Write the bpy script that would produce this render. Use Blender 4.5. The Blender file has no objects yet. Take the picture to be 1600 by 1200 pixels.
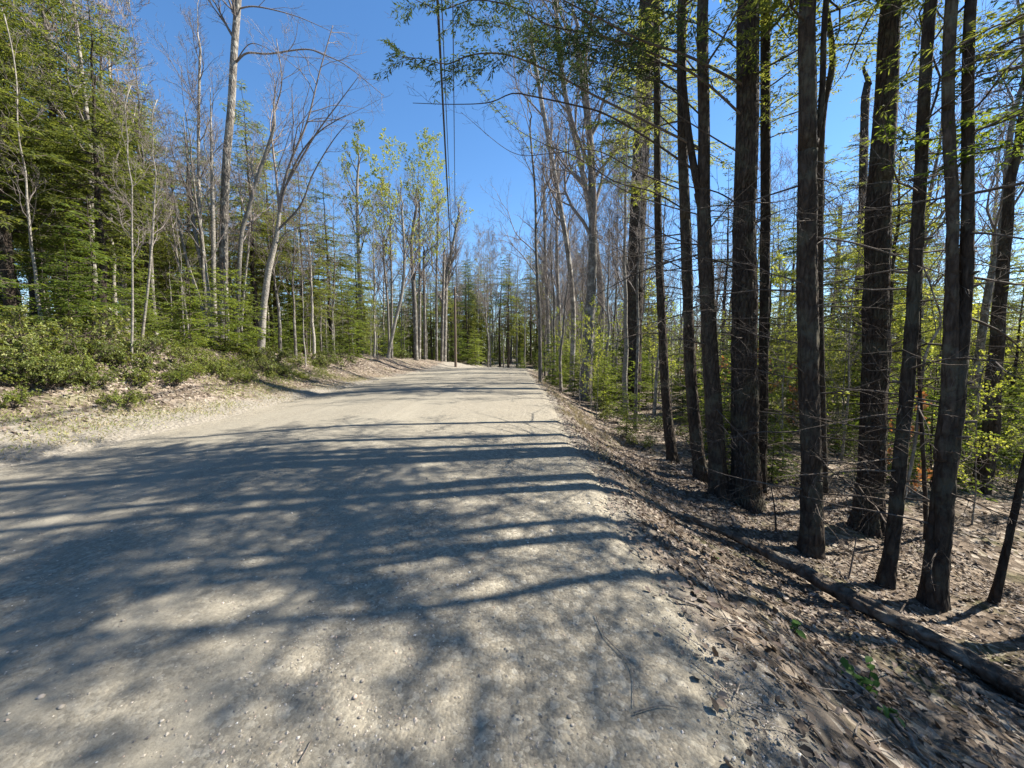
import bpy, math, numpy as np
from mathutils import Vector
sc = bpy.context.scene
COL = sc.collection
R = math.radians
# ------------------------------------------------------------------ camera
F, CX, CY, HZ = 602.0, 800.0, 600.0, 552.0          # pixels of the 1600 x 1200 photograph
PITCH = math.atan((CY - HZ) / F)
EYE = np.array([0.0, 0.0, 1.5])
cam = bpy.data.cameras.new('camera'); cam_o = bpy.data.objects.new('camera', cam); COL.objects.link(cam_o)
cam.sensor_width = 36; cam.lens = 36 * F / 1600; cam.clip_start = 0.05; cam.clip_end = 2500
cam_o.location = EYE; cam_o.rotation_euler = (R(90) - PITCH, 0, 0)
sc.camera = cam_o
# ------------------------------------------------------------------ sky, sun, exposure
SUN_AZ, SUN_EL = R(75), R(47)                         # azimuth clockwise from +Y
world = bpy.data.worlds.new('World'); sc.world = world; world.use_nodes = True
wn = world.node_tree.nodes; wl = world.node_tree.links
sky = wn.new('ShaderNodeTexSky'); sky.sky_type = 'NISHITA'; sky.sun_disc = False
sky.sun_elevation = SUN_EL; sky.sun_rotation = SUN_AZ; sky.altitude = 300
sky.air_density = 1.0; sky.dust_density = 0.1; sky.ozone_density = 3.4
hsv = wn.new('ShaderNodeHueSaturation'); hsv.inputs['Saturation'].default_value = 1.17; wl.new(sky.outputs[0], hsv.inputs['Color']); wl.new(hsv.outputs[0], wn['Background'].inputs[0]); wn['Background'].inputs[1].default_value = 0.08
sun = bpy.data.lights.new('sun', 'SUN'); sun.energy = 5.0; sun.angle = R(0.55); sun.color = (1.0, 0.94, 0.84)
sun_o = bpy.data.objects.new('sun', sun); COL.objects.link(sun_o)
sd = Vector((math.sin(SUN_AZ) * math.cos(SUN_EL), math.cos(SUN_AZ) * math.cos(SUN_EL), math.sin(SUN_EL)))
sun_o.rotation_euler = sd.to_track_quat('Z', 'Y').to_euler(); sun_o.location = (30, 20, 40)
sc.view_settings.view_transform = 'Standard'; sc.view_settings.look = 'None'
sc.view_settings.gamma = 1; sc.view_settings.exposure = 1.55
sc.render.engine = 'CYCLES'
sc.cycles.max_bounces = 4; sc.cycles.diffuse_bounces = 3; sc.cycles.glossy_bounces = 2
sc.cycles.transmission_bounces = 3; sc.cycles.transparent_max_bounces = 8
sc.cycles.use_denoising = True
sc.cycles.sample_clamp_indirect = 4

# ------------------------------------------------------------------ numeric helpers
def hash2(i, j, s):
    n = (i.astype(np.int64) * 374761393 + j.astype(np.int64) * 668265263 + s * 1442695041) & 0x7fffffff
    n = ((n ^ (n >> 13)) * 1274126177) & 0x7fffffff
    return ((n ^ (n >> 16)) & 0xffff) / 65535.0
def vnoise(x, y, s=0):
    x = np.asarray(x, float); y = np.asarray(y, float)
    i = np.floor(x); j = np.floor(y); u = x - i; v = y - j
    u = u * u * (3 - 2 * u); v = v * v * (3 - 2 * v)
    a = hash2(i, j, s); b = hash2(i + 1, j, s); c = hash2(i, j + 1, s); d = hash2(i + 1, j + 1, s)
    return (a * (1 - u) + b * u) * (1 - v) + (c * (1 - u) + d * u) * v - 0.5
def fbm(x, y, s=0, o=4):
    r = 0; a = 1.0
    for k in range(o):
        r = r + a * vnoise(x, y, s + k * 17); x = x * 2.03; y = y * 2.03; a *= 0.5
    return r
def unit(v): return v / np.maximum(np.linalg.norm(v, axis=-1, keepdims=True), 1e-9)
def smooth(a, b, x):
    t = np.clip((x - a) / (b - a), 0, 1); return t * t * (3 - 2 * t)

# ------------------------------------------------------------------ terrain
_px = np.array([-600, -60, -30, -16, -12.5, -11, -10, -9.2, -8.4, -7.6, -7.15, -6.9, -6.6, -3, 1.1, 1.45, 2.1, 3.0, 4.5, 8, 15, 30, 60, 600])
_pz = np.array([9, 6, 4, 2.75, 2.2, 1.95, 1.6, 1.05, .52, .20, .10, .09, .0, .11, 0, -.09, -.4, -.8, -1.05, -1.25, -1.7, -3, -5, -9])
_tx = np.linspace(-60, 60, 2401); _tz = np.interp(_tx, _px, _pz)
_k = np.hanning(11); _k /= _k.sum(); _tz = np.convolve(np.pad(_tz, 5, mode='edge'), _k, 'valid')
def xl(y): return np.interp(y, [-60, 0, 10, 15, 25, 36, 43, 50, 58, 70, 130], [-6.6, -6.6, -6.65, -7.2, -7.5, -7.0, -4.7, -2.5, 5, 24, 120])
def xr(y): return np.interp(y, [-60, 0, 4, 16, 30, 43, 50, 58, 70, 130], [.82, .82, .92, 1.25, 1.2, 1.3, 4, 14, 36, 140])
def crest(y): return -np.where(y > 36, np.minimum(((np.minimum(y, 60) - 36) / 10) ** 2 * .40, 2.4), 0)
def height(x, y, raw=False):
    x = np.asarray(x, float); y = np.asarray(y, float)
    sl = xl(y) + 6.6; sr = xr(y) - 1.1
    w = smooth(-6, 1, x - (sl + sr) / 2); xs = x - (sl * (1 - w) + sr * w)
    z = np.where(np.abs(xs) < 59, np.interp(xs, _tx, _tz), np.interp(xs, _px, _pz))
    left = smooth(-7.2, -8.6, xs); right = smooth(1.3, 2.4, xs)
    z = np.where(xs < -6.7, z * np.interp(y, [0, 12, 24, 40], [1, 1, .62, .5]), z)
    z = z + crest(y)
    z = z + (left + right) * (.30 * fbm(x * .23, y * .23, 3, 3) + .10 * fbm(x * 1.3, y * 1.3, 5, 3))
    edge = smooth(-6.5, -7.2, xs) + smooth(1.0, 1.6, xs)
    z = z + edge * .05 * fbm(x * 2.6, y * 2.6, 9, 3)
    onroad = smooth(-6.85, -6.5, xs) * smooth(1.4, 1.05, xs)
    if not raw: z = z - .05 * onroad
    return z
def road_z(x, y):
    return height(x, y, True) + .012 * fbm(x * .9, y * .35, 21, 3) + .006 * fbm(x * 5, y * 5, 22, 2)
def ray(px, py):
    u = (px - CX) / F; v = (CY - py) / F; c, s = math.cos(PITCH), math.sin(PITCH)
    return np.array([u, c + v * s, -s + v * c])
def at(px, py, Y):
    d = ray(px, py); return EYE + d * (Y / d[1])
def on_ground(px, py):
    d = ray(px, py); t = np.linspace(.6, 120, 24000); P = EYE + t[:, None] * d
    g = P[:, 2] - height(P[:, 0], P[:, 1], True); k = np.argmax(g < 0)
    if g[k] >= 0: bad = (P[:, 1] < 9) | (P[:, 1] > 47) | ((P[:, 0] > xl(P[:, 1]) - 1.0) & (P[:, 0] < xr(P[:, 1]) + 1)); k = np.argmin(g + 9 * bad + 9 * (P[:, 1] < 9) + 9 * (P[:, 1] > 47))      # passes just over the bank: nearest approach
    return P[k]
def project(P):
    P = np.asarray(P, float) - EYE; c, s = math.cos(PITCH), math.sin(PITCH)
    f = P[..., 1] * c - P[..., 2] * s; up = P[..., 1] * s + P[..., 2] * c
    return CX + F * P[..., 0] / f, CY - F * up / f

# ------------------------------------------------------------------ mesh helpers
class MB:
    def __init__(s): s.V = []; s.Q = []; s.T = []; s.n = 0
    def add(s, V, Q=None, T=None):
        V = np.asarray(V, float).reshape(-1, 3)
        if Q is not None: s.Q.append(np.asarray(Q).reshape(-1, 4) + s.n)
        if T is not None: s.T.append(np.asarray(T).reshape(-1, 3) + s.n)
        s.V.append(V); s.n += len(V); return s
    def mesh(s, name, mat, shade=True):
        V = np.concatenate(s.V) if s.V else np.zeros((0, 3))
        Q = np.concatenate(s.Q) if s.Q else np.zeros((0, 4), int); T = np.concatenate(s.T) if s.T else np.zeros((0, 3), int)
        me = bpy.data.meshes.new(name); me.vertices.add(len(V)); me.vertices.foreach_set('co', V.astype(np.float32).ravel())
        L = np.concatenate([Q.ravel(), T.ravel()]).astype(np.int32)
        me.loops.add(len(L)); me.loops.foreach_set('vertex_index', L)
        nf = len(Q) + len(T); me.polygons.add(nf)
        st = np.concatenate([np.arange(len(Q)) * 4, len(Q) * 4 + np.arange(len(T)) * 3]).astype(np.int32)
        me.polygons.foreach_set('loop_start', st)
        me.polygons.foreach_set('use_smooth', np.full(nf, shade))
        me.update(calc_edges=True); me.materials.append(mat); return me
def link(name, me, parent=None, loc=None):
    o = bpy.data.objects.new(name, me); COL.objects.link(o)
    if parent: o.parent = parent
    if loc is not None: o.location = loc
    return o
def tag(o, label=None, cat=None, group=None, kind=None):
    if label: o['label'] = label
    if cat: o['category'] = cat
    if group: o['group'] = group
    if kind: o['kind'] = kind
    return o
def thing(name, label, cat, loc=(0, 0, 0), group=None):
    o = bpy.data.objects.new(name, None); COL.objects.link(o); o.location = loc; o.empty_display_size = .2
    return tag(o, label, cat, group)
def copy_tree(root, loc, rz, s, label=None):
    r = root.copy(); COL.objects.link(r); r.location = loc; r.rotation_euler = (0, 0, rz); r.scale = (s, s, s)
    if label: r['label'] = label
    for ch in root.children:
        c = ch.copy(); COL.objects.link(c); c.parent = r
    return r
def resample(P, Rr, step, smoothit=True):
    P = np.asarray(P, float); Rr = np.asarray(Rr, float)
    if smoothit and len(P) > 2:
        E = np.vstack([2 * P[0] - P[1], P, 2 * P[-1] - P[-2]]); out = []; ro = []
        for k in range(len(P) - 1):
            p0, p1, p2, p3 = E[k:k + 4]; n = max(2, int(np.linalg.norm(p2 - p1) / step)); t = np.linspace(0, 1, n, endpoint=False)[:, None]
            out.append(.5 * (2 * p1 + (p2 - p0) * t + (2 * p0 - 5 * p1 + 4 * p2 - p3) * t ** 2 + (3 * p1 - p0 - 3 * p2 + p3) * t ** 3))
            ro.append(Rr[k] + (Rr[k + 1] - Rr[k]) * t[:, 0])
        return np.vstack(out + [P[-1:]]), np.concatenate(ro + [Rr[-1:]])
    d = np.r_[0, np.cumsum(np.linalg.norm(np.diff(P, axis=0), axis=1))]; n = max(2, int(d[-1] / step) + 1); t = np.linspace(0, d[-1], n)
    return np.stack([np.interp(t, d, P[:, k]) for k in range(3)], 1), np.interp(t, d, Rr)
def tubes(mb, paths, radii, sides=6, cap=True, rough=0, seed=0):
    """paths (N,K,3), radii (N,K): N round tapering tubes"""
    paths = np.asarray(paths, float); radii = np.asarray(radii, float)
    if paths.ndim == 2: paths = paths[None]; radii = radii[None]
    N, K, _ = paths.shape
    T = np.empty_like(paths); T[:, 1:-1] = paths[:, 2:] - paths[:, :-2]; T[:, 0] = paths[:, 1] - paths[:, 0]; T[:, -1] = paths[:, -1] - paths[:, -2]
    T = unit(T)
    main = unit(paths[:, -1] - paths[:, 0]); ref = np.where(np.abs(main[:, 2:3]) > .75, np.array([[0., 1, 0]]), np.array([[0., 0, 1]]))
    A = unit(np.cross(T, ref[:, None, :])); B = np.cross(T, A)
    th = np.linspace(0, 2 * np.pi, sides, endpoint=False)
    rr = radii[:, :, None] * np.ones(sides)
    if rough:
        l = np.r_[0, np.cumsum(np.linalg.norm(np.diff(paths[0], axis=0), axis=1))]
        tt, zz = np.meshgrid(th, l); circ = np.abs(((tt + np.pi) % (2 * np.pi)) - np.pi)
        r0 = radii[0].mean()
        cell = fbm(np.cos(tt) * r0 / .035 + 7 + seed, np.sin(tt) * r0 / .035 + zz / .22, seed, 3)
        lump = fbm(np.cos(tt) * 1.3 + seed, np.sin(tt) * 1.3 + zz * 1.6, seed + 3, 3)
        fl = .30 * np.exp(-np.maximum(zz - .3, 0) / .16) * (.55 + .9 * np.cos(tt * 3 + seed) * np.cos(tt * 1 + seed * 2)) if paths[0, -1, 2] > 1.5 else 0
        rr = rr * (1 + rough * (-np.abs(cell) * 2.6 + .35) + .13 * lump + fl)[None]
    V = paths[:, :, None, :] + rr[..., None] * (np.cos(th)[:, None] * A[:, :, None, :] + np.sin(th)[:, None] * B[:, :, None, :])
    idx = np.arange(N * K * sides).reshape(N, K, sides); nx = np.roll(idx, -1, 2)
    Q = np.stack([idx[:, :-1], nx[:, :-1], nx[:, 1:], idx[:, 1:]], -1).reshape(-1, 4)
    Vf = V.reshape(-1, 3); Tt = None
    if cap:
        c0 = len(Vf) + np.arange(N); c1 = c0 + N
        Vf = np.vstack([Vf, paths[:, 0], paths[:, -1] + T[:, -1] * radii[:, -1:] * .5])
        Tt = np.vstack([np.stack([nx[:, 0], idx[:, 0], np.repeat(c0[:, None], sides, 1)], -1).reshape(-1, 3),
                        np.stack([idx[:, -1], nx[:, -1], np.repeat(c1[:, None], sides, 1)], -1).reshape(-1, 3)])
    mb.add(Vf, Q, Tt)
def rhombi(mb, P, D, S, l, w, bend=.0):
    """thin leaf-like rhombs from P along D, half width w along S"""
    l = np.asarray(l).reshape(-1, 1) * np.ones((len(P), 1)); w = np.asarray(w).reshape(-1, 1) * np.ones((len(P), 1))
    tip = P + D * l; tip[:, 2] -= bend * l[:, 0]
    V = np.stack([P, P + D * l * .5 + S * w, tip, P + D * l * .5 - S * w], 1).reshape(-1, 3)
    mb.add(V, np.arange(len(V)).reshape(-1, 4))
def leaves(mb, P, D, N, l, w, fold=.25, curl=.15):
    """broad leaves: six corner points folded along the midrib, 4 quads"""
    S = unit(np.cross(D, N)); N = np.cross(S, D); l = np.asarray(l).reshape(-1, 1); w = np.asarray(w).reshape(-1, 1)
    m1 = P + D * l * .35 - N * l * curl * .15; m2 = P + D * l * .7 - N * l * curl * .45; tip = P + D * l - N * l * curl
    a1 = m1 + S * w + N * w * fold; b1 = m1 - S * w + N * w * fold; a2 = m2 + S * w * .75 + N * w * fold; b2 = m2 - S * w * .75 + N * w * fold
    V = np.stack([P, a1, m1, b1, a2, m2, b2, tip], 1).reshape(-1, 3); k = np.arange(len(P))[:, None] * 8
    T = np.concatenate([k + [[0, 2, 1]], k + [[0, 3, 2]], k + [[4, 5, 7]], k + [[5, 6, 7]]]); Q = np.concatenate([k + [[1, 2, 5, 4]], k + [[2, 3, 6, 5]]])
    mb.add(V, Q, T)

# ------------------------------------------------------------------ materials
def material(name):
    m = bpy.data.materials.new(name); m.use_nodes = True; nt = m.node_tree
    return m, nt, nt.nodes['Principled BSDF'], nt.nodes['Material Output']
def node(nt, t, ins=None, **kw):
    n = nt.nodes.new(t)
    for k, v in kw.items(): setattr(n, k, v)
    for k, v in (ins or {}).items():
        if hasattr(v, 'is_output'): nt.links.new(v, n.inputs[k])
        else: n.inputs[k].default_value = v
    return n
def ramp(nt, fac, stops):
    r = nt.nodes.new('ShaderNodeValToRGB'); e = r.color_ramp.elements
    while len(e) < len(stops): e.new(.5)
    for i, (p, c) in enumerate(stops):
        e[i].position = p; e[i].color = (c[0], c[1], c[2], 1) if hasattr(c, '__len__') else (c, c, c, 1)
    nt.links.new(fac, r.inputs[0]); return r.outputs[0]
def mix(nt, f, a, b, mode='MIX'):
    n = nt.nodes.new('ShaderNodeMix'); n.data_type = 'RGBA'; n.blend_type = mode
    for s, v in ((0, f), (6, a), (7, b)):
        if hasattr(v, 'is_output'): nt.links.new(v, n.inputs[s])
        elif s == 0: n.inputs[0].default_value = v
        else: n.inputs[s].default_value = (*v, 1)
    return n.outputs[2]
def foliage_mat(name, stops, trans=.35, rough=.65, tcol=None, spec=.12):
    m, nt, b, out = material(name)
    g = node(nt, 'ShaderNodeNewGeometry'); oi = node(nt, 'ShaderNodeObjectInfo')
    c = ramp(nt, g.outputs['Random Per Island'], stops)
    hs = node(nt, 'ShaderNodeHueSaturation', {'Color': c})
    mr = node(nt, 'ShaderNodeMapRange', {'Value': oi.outputs['Random'], 'To Min': .72, 'To Max': 1.25}); nt.links.new(mr.outputs[0], hs.inputs['Value'])
    mh = node(nt, 'ShaderNodeMapRange', {'Value': oi.outputs['Random'], 'To Min': .504, 'To Max': .484}); nt.links.new(mh.outputs[0], hs.inputs['Hue'])
    nt.links.new(hs.outputs[0], b.inputs['Base Color']); b.inputs['Roughness'].default_value = rough; b.inputs['Specular IOR Level'].default_value = spec
    tr = node(nt, 'ShaderNodeBsdfTranslucent'); 
    tc = mix(nt, 1, hs.outputs[0], tcol or (1.25, 1.15, .55), 'MULTIPLY'); nt.links.new(tc, tr.inputs[0])
    ms = node(nt, 'ShaderNodeMixShader', {0: trans}); nt.links.new(b.outputs[0], ms.inputs[1]); nt.links.new(tr.outputs[0], ms.inputs[2])
    nt.links.new(ms.outputs[0], out.inputs[0]); return m
def bark_mat(name, dark, light, scale=(20, 20, 6.5), bump=.8, lichen=None, dist=.02):
    m, nt, b, out = material(name)
    tc = node(nt, 'ShaderNodeTexCoord'); oi = node(nt, 'ShaderNodeObjectInfo')
    ad = node(nt, 'ShaderNodeVectorMath', {0: tc.outputs['Object'], 1: oi.outputs['Location']}, operation='ADD')
    mp = node(nt, 'ShaderNodeMapping', {'Vector': ad.outputs[0], 'Scale': scale})
    n1 = node(nt, 'ShaderNodeTexNoise', {'Vector': mp.outputs[0], 'Scale': 1.0, 'Detail': 5, 'Roughness': .65, 'Distortion': .6})
    v1 = node(nt, 'ShaderNodeTexVoronoi', {'Vector': mp.outputs[0], 'Scale': .8}, feature='DISTANCE_TO_EDGE')
    cr = ramp(nt, v1.outputs[0], [(0, 0), (.25, 1)])
    c = ramp(nt, n1.outputs[0], [(.28, dark), (.55, [(a + c_) / 2 for a, c_ in zip(dark, light)]), (.75, light)])
    c = mix(nt, mixf(nt, cr, .45), c, [x * .55 for x in dark])
    if lichen:
        n2 = node(nt, 'ShaderNodeTexNoise', {'Vector': ad.outputs[0], 'Scale': 3.1, 'Detail': 6, 'Roughness': .7})
        c = mix(nt, ramp(nt, n2.outputs[0], [(.5, 0), (.62, .75)]), c, lichen)
    vr = node(nt, 'ShaderNodeMapRange', {'Value': oi.outputs['Random'], 'To Min': .75, 'To Max': 1.5}); hv = node(nt, 'ShaderNodeHueSaturation', {'Color': c, 'Value': vr.outputs[0]}); c = hv.outputs[0]
    nt.links.new(c, b.inputs['Base Color']); b.inputs['Roughness'].default_value = .9; b.inputs['Specular IOR Level'].default_value = .15
    h = node(nt, 'ShaderNodeMath', {0: n1.outputs[0], 1: cr}, operation='ADD')
    bp = node(nt, 'ShaderNodeBump', {'Height': h.outputs[0], 'Strength': bump, 'Distance': dist}); nt.links.new(bp.outputs[0], b.inputs['Normal'])
    return m
def mixf(nt, col, amt):   # amt * (1 - col)
    n = node(nt, 'ShaderNodeMath', {0: 1.0, 1: col}, operation='SUBTRACT'); k = node(nt, 'ShaderNodeMath', {0: n.outputs[0], 1: amt}, operation='MULTIPLY'); return k.outputs[0]
M = {}
M['pine'] = bark_mat('pine_bark', (.022, .016, .012), (.085, .065, .05), lichen=(.075, .07, .05))
M['pine_near'] = bark_mat('furrowed_pine_bark', (.018, .013, .010), (.085, .064, .05), scale=(26, 26, 8), bump=1.0, dist=.03, lichen=(.07, .065, .045))
M['grey'] = bark_mat('grey_bark', (.085, .072, .060), (.26, .235, .20), scale=(16, 16, 4), lichen=(.36, .34, .29))
M['pale'] = bark_mat('pale_bark', (.16, .14, .115), (.44, .40, .34), scale=(9, 9, 14), bump=.25, lichen=(.20, .19, .16))
M['twig'] = bark_mat('twig_bark', (.13, .105, .09), (.32, .28, .25), bump=.1)
M['deadtwig'] = bark_mat('dead_twig_bark', (.05, .04, .032), (.15, .122, .10), bump=.1)
M['log'] = bark_mat('rotting_bark', (.04, .030, .022), (.17, .135, .105), scale=(9, 14, 9), bump=1.0, lichen=(.20, .18, .145))
M['stick'] = bark_mat('stick_bark', (.09, .075, .06), (.30, .26, .22), scale=(30, 30, 30), bump=.3)
M['hemlock'] = foliage_mat('hemlock_needles', [(0, (.085, .11, .03)), (.45, (.155, .195, .052)), (.8, (.205, .245, .075)), (1, (.25, .275, .11))], .6)
M['hemlock_lit'] = foliage_mat('young_hemlock_needles_sunlit', [(0, (.068, .11, .022)), (.5, (.13, .185, .038)), (1, (.19, .25, .06))], .58)  # young hemlock green with the yellow of sunlit, backlit sprays put into the colour
M['pineneedle'] = foliage_mat('pine_needles', [(0, (.035, .065, .03)), (.6, (.06, .10, .04)), (1, (.09, .13, .05))], .3)  # pine foliage; also paints the overhead sprays as dark backlit silhouettes
M['bud'] = foliage_mat('spring_leaves', [(0, (.20, .26, .05)), (.6, (.30, .36, .08)), (1, (.38, .42, .12))], .5)
M['redbud'] = foliage_mat('swelling_buds', [(0, (.20, .12, .09)), (.6, (.28, .19, .13)), (1, (.34, .26, .16))], .3)
M['laurel'] = foliage_mat('laurel_leaves', [(0, (.075, .105, .025)), (.5, (.14, .175, .04)), (.85, (.19, .225, .06)), (1, (.26, .25, .09))], .35, .4, spec=.35)
M['herb'] = foliage_mat('herb_leaves', [(0, (.10, .14, .03)), (.6, (.19, .24, .055)), (1, (.30, .31, .10))], .45, .6)
M['seedling'] = foliage_mat('seedling_leaves', [(0, (.06, .13, .03)), (1, (.13, .24, .06))], .4, .45)
M['copper'] = foliage_mat('dead_beech_leaves', [(0, (.16, .075, .035)), (.6, (.26, .13, .06)), (1, (.36, .22, .12))], .35, .6)
M['litter'] = foliage_mat('fallen_leaves', [(0, (.040, .030, .022)), (.25, (.092, .068, .050)), (.55, (.16, .122, .092)), (.85, (.235, .188, .148)), (1, (.35, .30, .25))], .12, .65, (1, .9, .7), spec=.25)
M['drygrass'] = foliage_mat('dry_grass', [(0, (.26, .21, .13)), (1, (.46, .40, .27))], .2, .7)
M['grass'] = foliage_mat('green_grass', [(0, (.12, .16, .04)), (.5, (.2, .24, .07)), (1, (.38, .35, .17))], .3, .6)

def ground_mat():
    m, nt, b, out = material('leafy_forest_floor')
    g = node(nt, 'ShaderNodeNewGeometry'); P = g.outputs['Position']
    v = node(nt, 'ShaderNodeTexVoronoi', {'Vector': P, 'Scale': 13.0, 'Randomness': 1.0})
    sep = node(nt, 'ShaderNodeSeparateColor', {0: v.outputs['Color']})
    c = ramp(nt, sep.outputs[0], [(0, (.055, .042, .031)), (.3, (.12, .092, .068)), (.6, (.195, .153, .115)), (.85, (.27, .222, .172)), (1, (.36, .315, .255))])
    n = node(nt, 'ShaderNodeTexNoise', {'Vector': P, 'Scale': .55, 'Detail': 6, 'Roughness': .6})
    c = mix(nt, ramp(nt, n.outputs[0], [(.50, 0), (.66, .7)]), c, (.085, .068, .05))
    n3 = node(nt, 'ShaderNodeTexNoise', {'Vector': P, 'Scale': 1.7, 'Detail': 5})
    c = mix(nt, ramp(nt, n3.outputs[0], [(.56, 0), (.68, .45)]), c, (.10, .11, .04))
    # gravelly verge on both road margins
    sx = node(nt, 'ShaderNodeSeparateXYZ', {0: P})
    n4 = node(nt, 'ShaderNodeTexNoise', {'Vector': P, 'Scale': 1.1, 'Detail': 5, 'Roughness': .6})
    w = node(nt, 'ShaderNodeMath', {0: n4.outputs[0], 1: 2.6, 2: -1.3}, operation='MULTIPLY_ADD')
    xx = node(nt, 'ShaderNodeMath', {0: sx.outputs[0], 1: w.outputs[0]}, operation='ADD')
    la = node(nt, 'ShaderNodeMapRange', {0: xx.outputs[0], 1: -8.3, 2: -7.4}, interpolation_type='SMOOTHSTEP')
    lb = node(nt, 'ShaderNodeMapRange', {0: xx.outputs[0], 1: 1.65, 2: 1.0}, interpolation_type='SMOOTHSTEP')
    f = node(nt, 'ShaderNodeMath', {0: la.outputs[0], 1: lb.outputs[0]}, operation='MULTIPLY')
    n5 = node(nt, 'ShaderNodeTexNoise', {'Vector': P, 'Scale': 26, 'Detail': 6, 'Roughness': .75})
    gr = ramp(nt, n5.outputs[0], [(.3, (.13, .112, .088)), (.5, (.23, .205, .165)), (.72, (.34, .31, .26))])
    c = mix(nt, f.outputs[0], c, gr)
    nt.links.new(c, b.inputs['Base Color']); b.inputs['Roughness'].default_value = .95; b.inputs['Specular IOR Level'].default_value = .1
    n2 = node(nt, 'ShaderNodeTexNoise', {'Vector': P, 'Scale': 22, 'Detail': 5, 'Roughness': .7})
    h = node(nt, 'ShaderNodeMath', {0: v.outputs['Distance'], 1: n2.outputs[0]}, operation='ADD')
    bp = node(nt, 'ShaderNodeBump', {'Height': h.outputs[0], 'Strength': .8, 'Distance': .05}); nt.links.new(bp.outputs[0], b.inputs['Normal'])
    return m
def road_mat():
    m, nt, b, out = material('packed_gravel')
    g = node(nt, 'ShaderNodeNewGeometry'); P = g.outputs['Position']; sx = node(nt, 'ShaderNodeSeparateXYZ', {0: P})
    fl = node(nt, 'ShaderNodeMapping', {'Vector': P, 'Scale': (1, .22, 1)})
    big = node(nt, 'ShaderNodeTexNoise', {'Vector': fl.outputs[0], 'Scale': .9, 'Detail': 5, 'Roughness': .6})
    med = node(nt, 'ShaderNodeTexNoise', {'Vector': P, 'Scale': 5.5, 'Detail': 6, 'Roughness': .65})
    fine = node(nt, 'ShaderNodeTexNoise', {'Vector': P, 'Scale': 75, 'Detail': 4, 'Roughness': .8})
    vo = node(nt, 'ShaderNodeTexVoronoi', {'Vector': P, 'Scale': 62, 'Randomness': 1})
    vb = node(nt, 'ShaderNodeTexVoronoi', {'Vector': P, 'Scale': 30, 'Randomness': 1})
    base = ramp(nt, big.outputs[0], [(.3, (.20, .187, .163)), (.5, (.29, .27, .235)), (.7, (.38, .355, .31))])
    tr = node(nt, 'ShaderNodeMapping', {'Vector': P, 'Scale': (1, .035, 0)}); trk = node(nt, 'ShaderNodeTexNoise', {'Vector': tr.outputs[0], 'Scale': 1.9, 'Detail': 3, 'Roughness': .55})
    base = mix(nt, ramp(nt, trk.outputs[0], [(.42, .75), (.58, 0)]), base, (.19, .178, .155))
    base = mix(nt, .35, base, ramp(nt, med.outputs[0], [(.3, (.19, .17, .14)), (.7, (.41, .385, .33))]))
    sep = node(nt, 'ShaderNodeSeparateColor', {0: vo.outputs['Color']}); sepb = node(nt, 'ShaderNodeSeparateColor', {0: vb.outputs['Color']})
    speck = ramp(nt, sep.outputs[0], [(0, (.11, .10, .09)), (.25, (.22, .195, .165)), (.6, (.32, .29, .24)), (.85, (.42, .38, .32)), (1, (.60, .57, .50))])
    speckb = ramp(nt, sepb.outputs[1], [(0, (.12, .11, .10)), (.4, (.26, .23, .19)), (.8, (.38, .34, .28)), (1, (.58, .55, .5))])
    # looser stones toward the right shoulder and the left margin, finer dust in the wheel tracks
    lo = node(nt, 'ShaderNodeMapRange', {0: sx.outputs[0], 1: -2.2, 2: .4}, interpolation_type='SMOOTHSTEP')
    ll = node(nt, 'ShaderNodeMapRange', {0: sx.outputs[0], 1: -5.6, 2: -6.8}, interpolation_type='SMOOTHSTEP')
    wob = node(nt, 'ShaderNodeMath', {0: med.outputs[0], 1: 1.1, 2: -.45}, operation='MULTIPLY_ADD')
    loose = node(nt, 'ShaderNodeMath', {0: lo.outputs[0], 1: ll.outputs[0]}, operation='MAXIMUM')
    lf = node(nt, 'ShaderNodeMath', {0: loose.outputs[0], 1: .62, 2: .22}, operation='MULTIPLY_ADD'); lfa = node(nt, 'ShaderNodeMath', {0: trk.outputs[0], 1: -1.6, 2: .8}, operation='MULTIPLY_ADD'); lfb = node(nt, 'ShaderNodeMath', {0: lfa.outputs[0], 1: wob.outputs[0]}, operation='ADD'); lf2 = node(nt, 'ShaderNodeMath', {0: lf.outputs[0], 1: lfb.outputs[0]}, operation='ADD', use_clamp=True)
    c = mix(nt, lf2.outputs[0], base, speck)
    l3 = node(nt, 'ShaderNodeMath', {0: lf2.outputs[0], 1: .55}, operation='MULTIPLY')
    c = mix(nt, l3.outputs[0], c, speckb)
    c = mix(nt, .28, c, ramp(nt, fine.outputs[0], [(.3, (.10, .09, .075)), (.7, (.50, .47, .41))]))
    c = mix(nt, 1, c, (.735, .715, .645), 'MULTIPLY')
    nt.links.new(c, b.inputs['Base Color']); b.inputs['Roughness'].default_value = .92; b.inputs['Specular IOR Level'].default_value = .2
    h1 = node(nt, 'ShaderNodeMath', {0: vo.outputs['Distance'], 1: lf2.outputs[0]}, operation='MULTIPLY')
    h2 = node(nt, 'ShaderNodeMath', {0: vb.outputs['Distance'], 1: lf2.outputs[0]}, operation='MULTIPLY')
    hh = node(nt, 'ShaderNodeMath', {0: h1.outputs[0], 1: h2.outputs[0]}, operation='ADD')
    hi = node(nt, 'ShaderNodeMath', {0: hh.outputs[0], 1: -1.2, 2: fine.outputs[0]}, operation='MULTIPLY_ADD')
    bp = node(nt, 'ShaderNodeBump', {'Height': hi.outputs[0], 'Strength': .5, 'Distance': .010}); nt.links.new(bp.outputs[0], b.inputs['Normal'])
    return m
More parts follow.
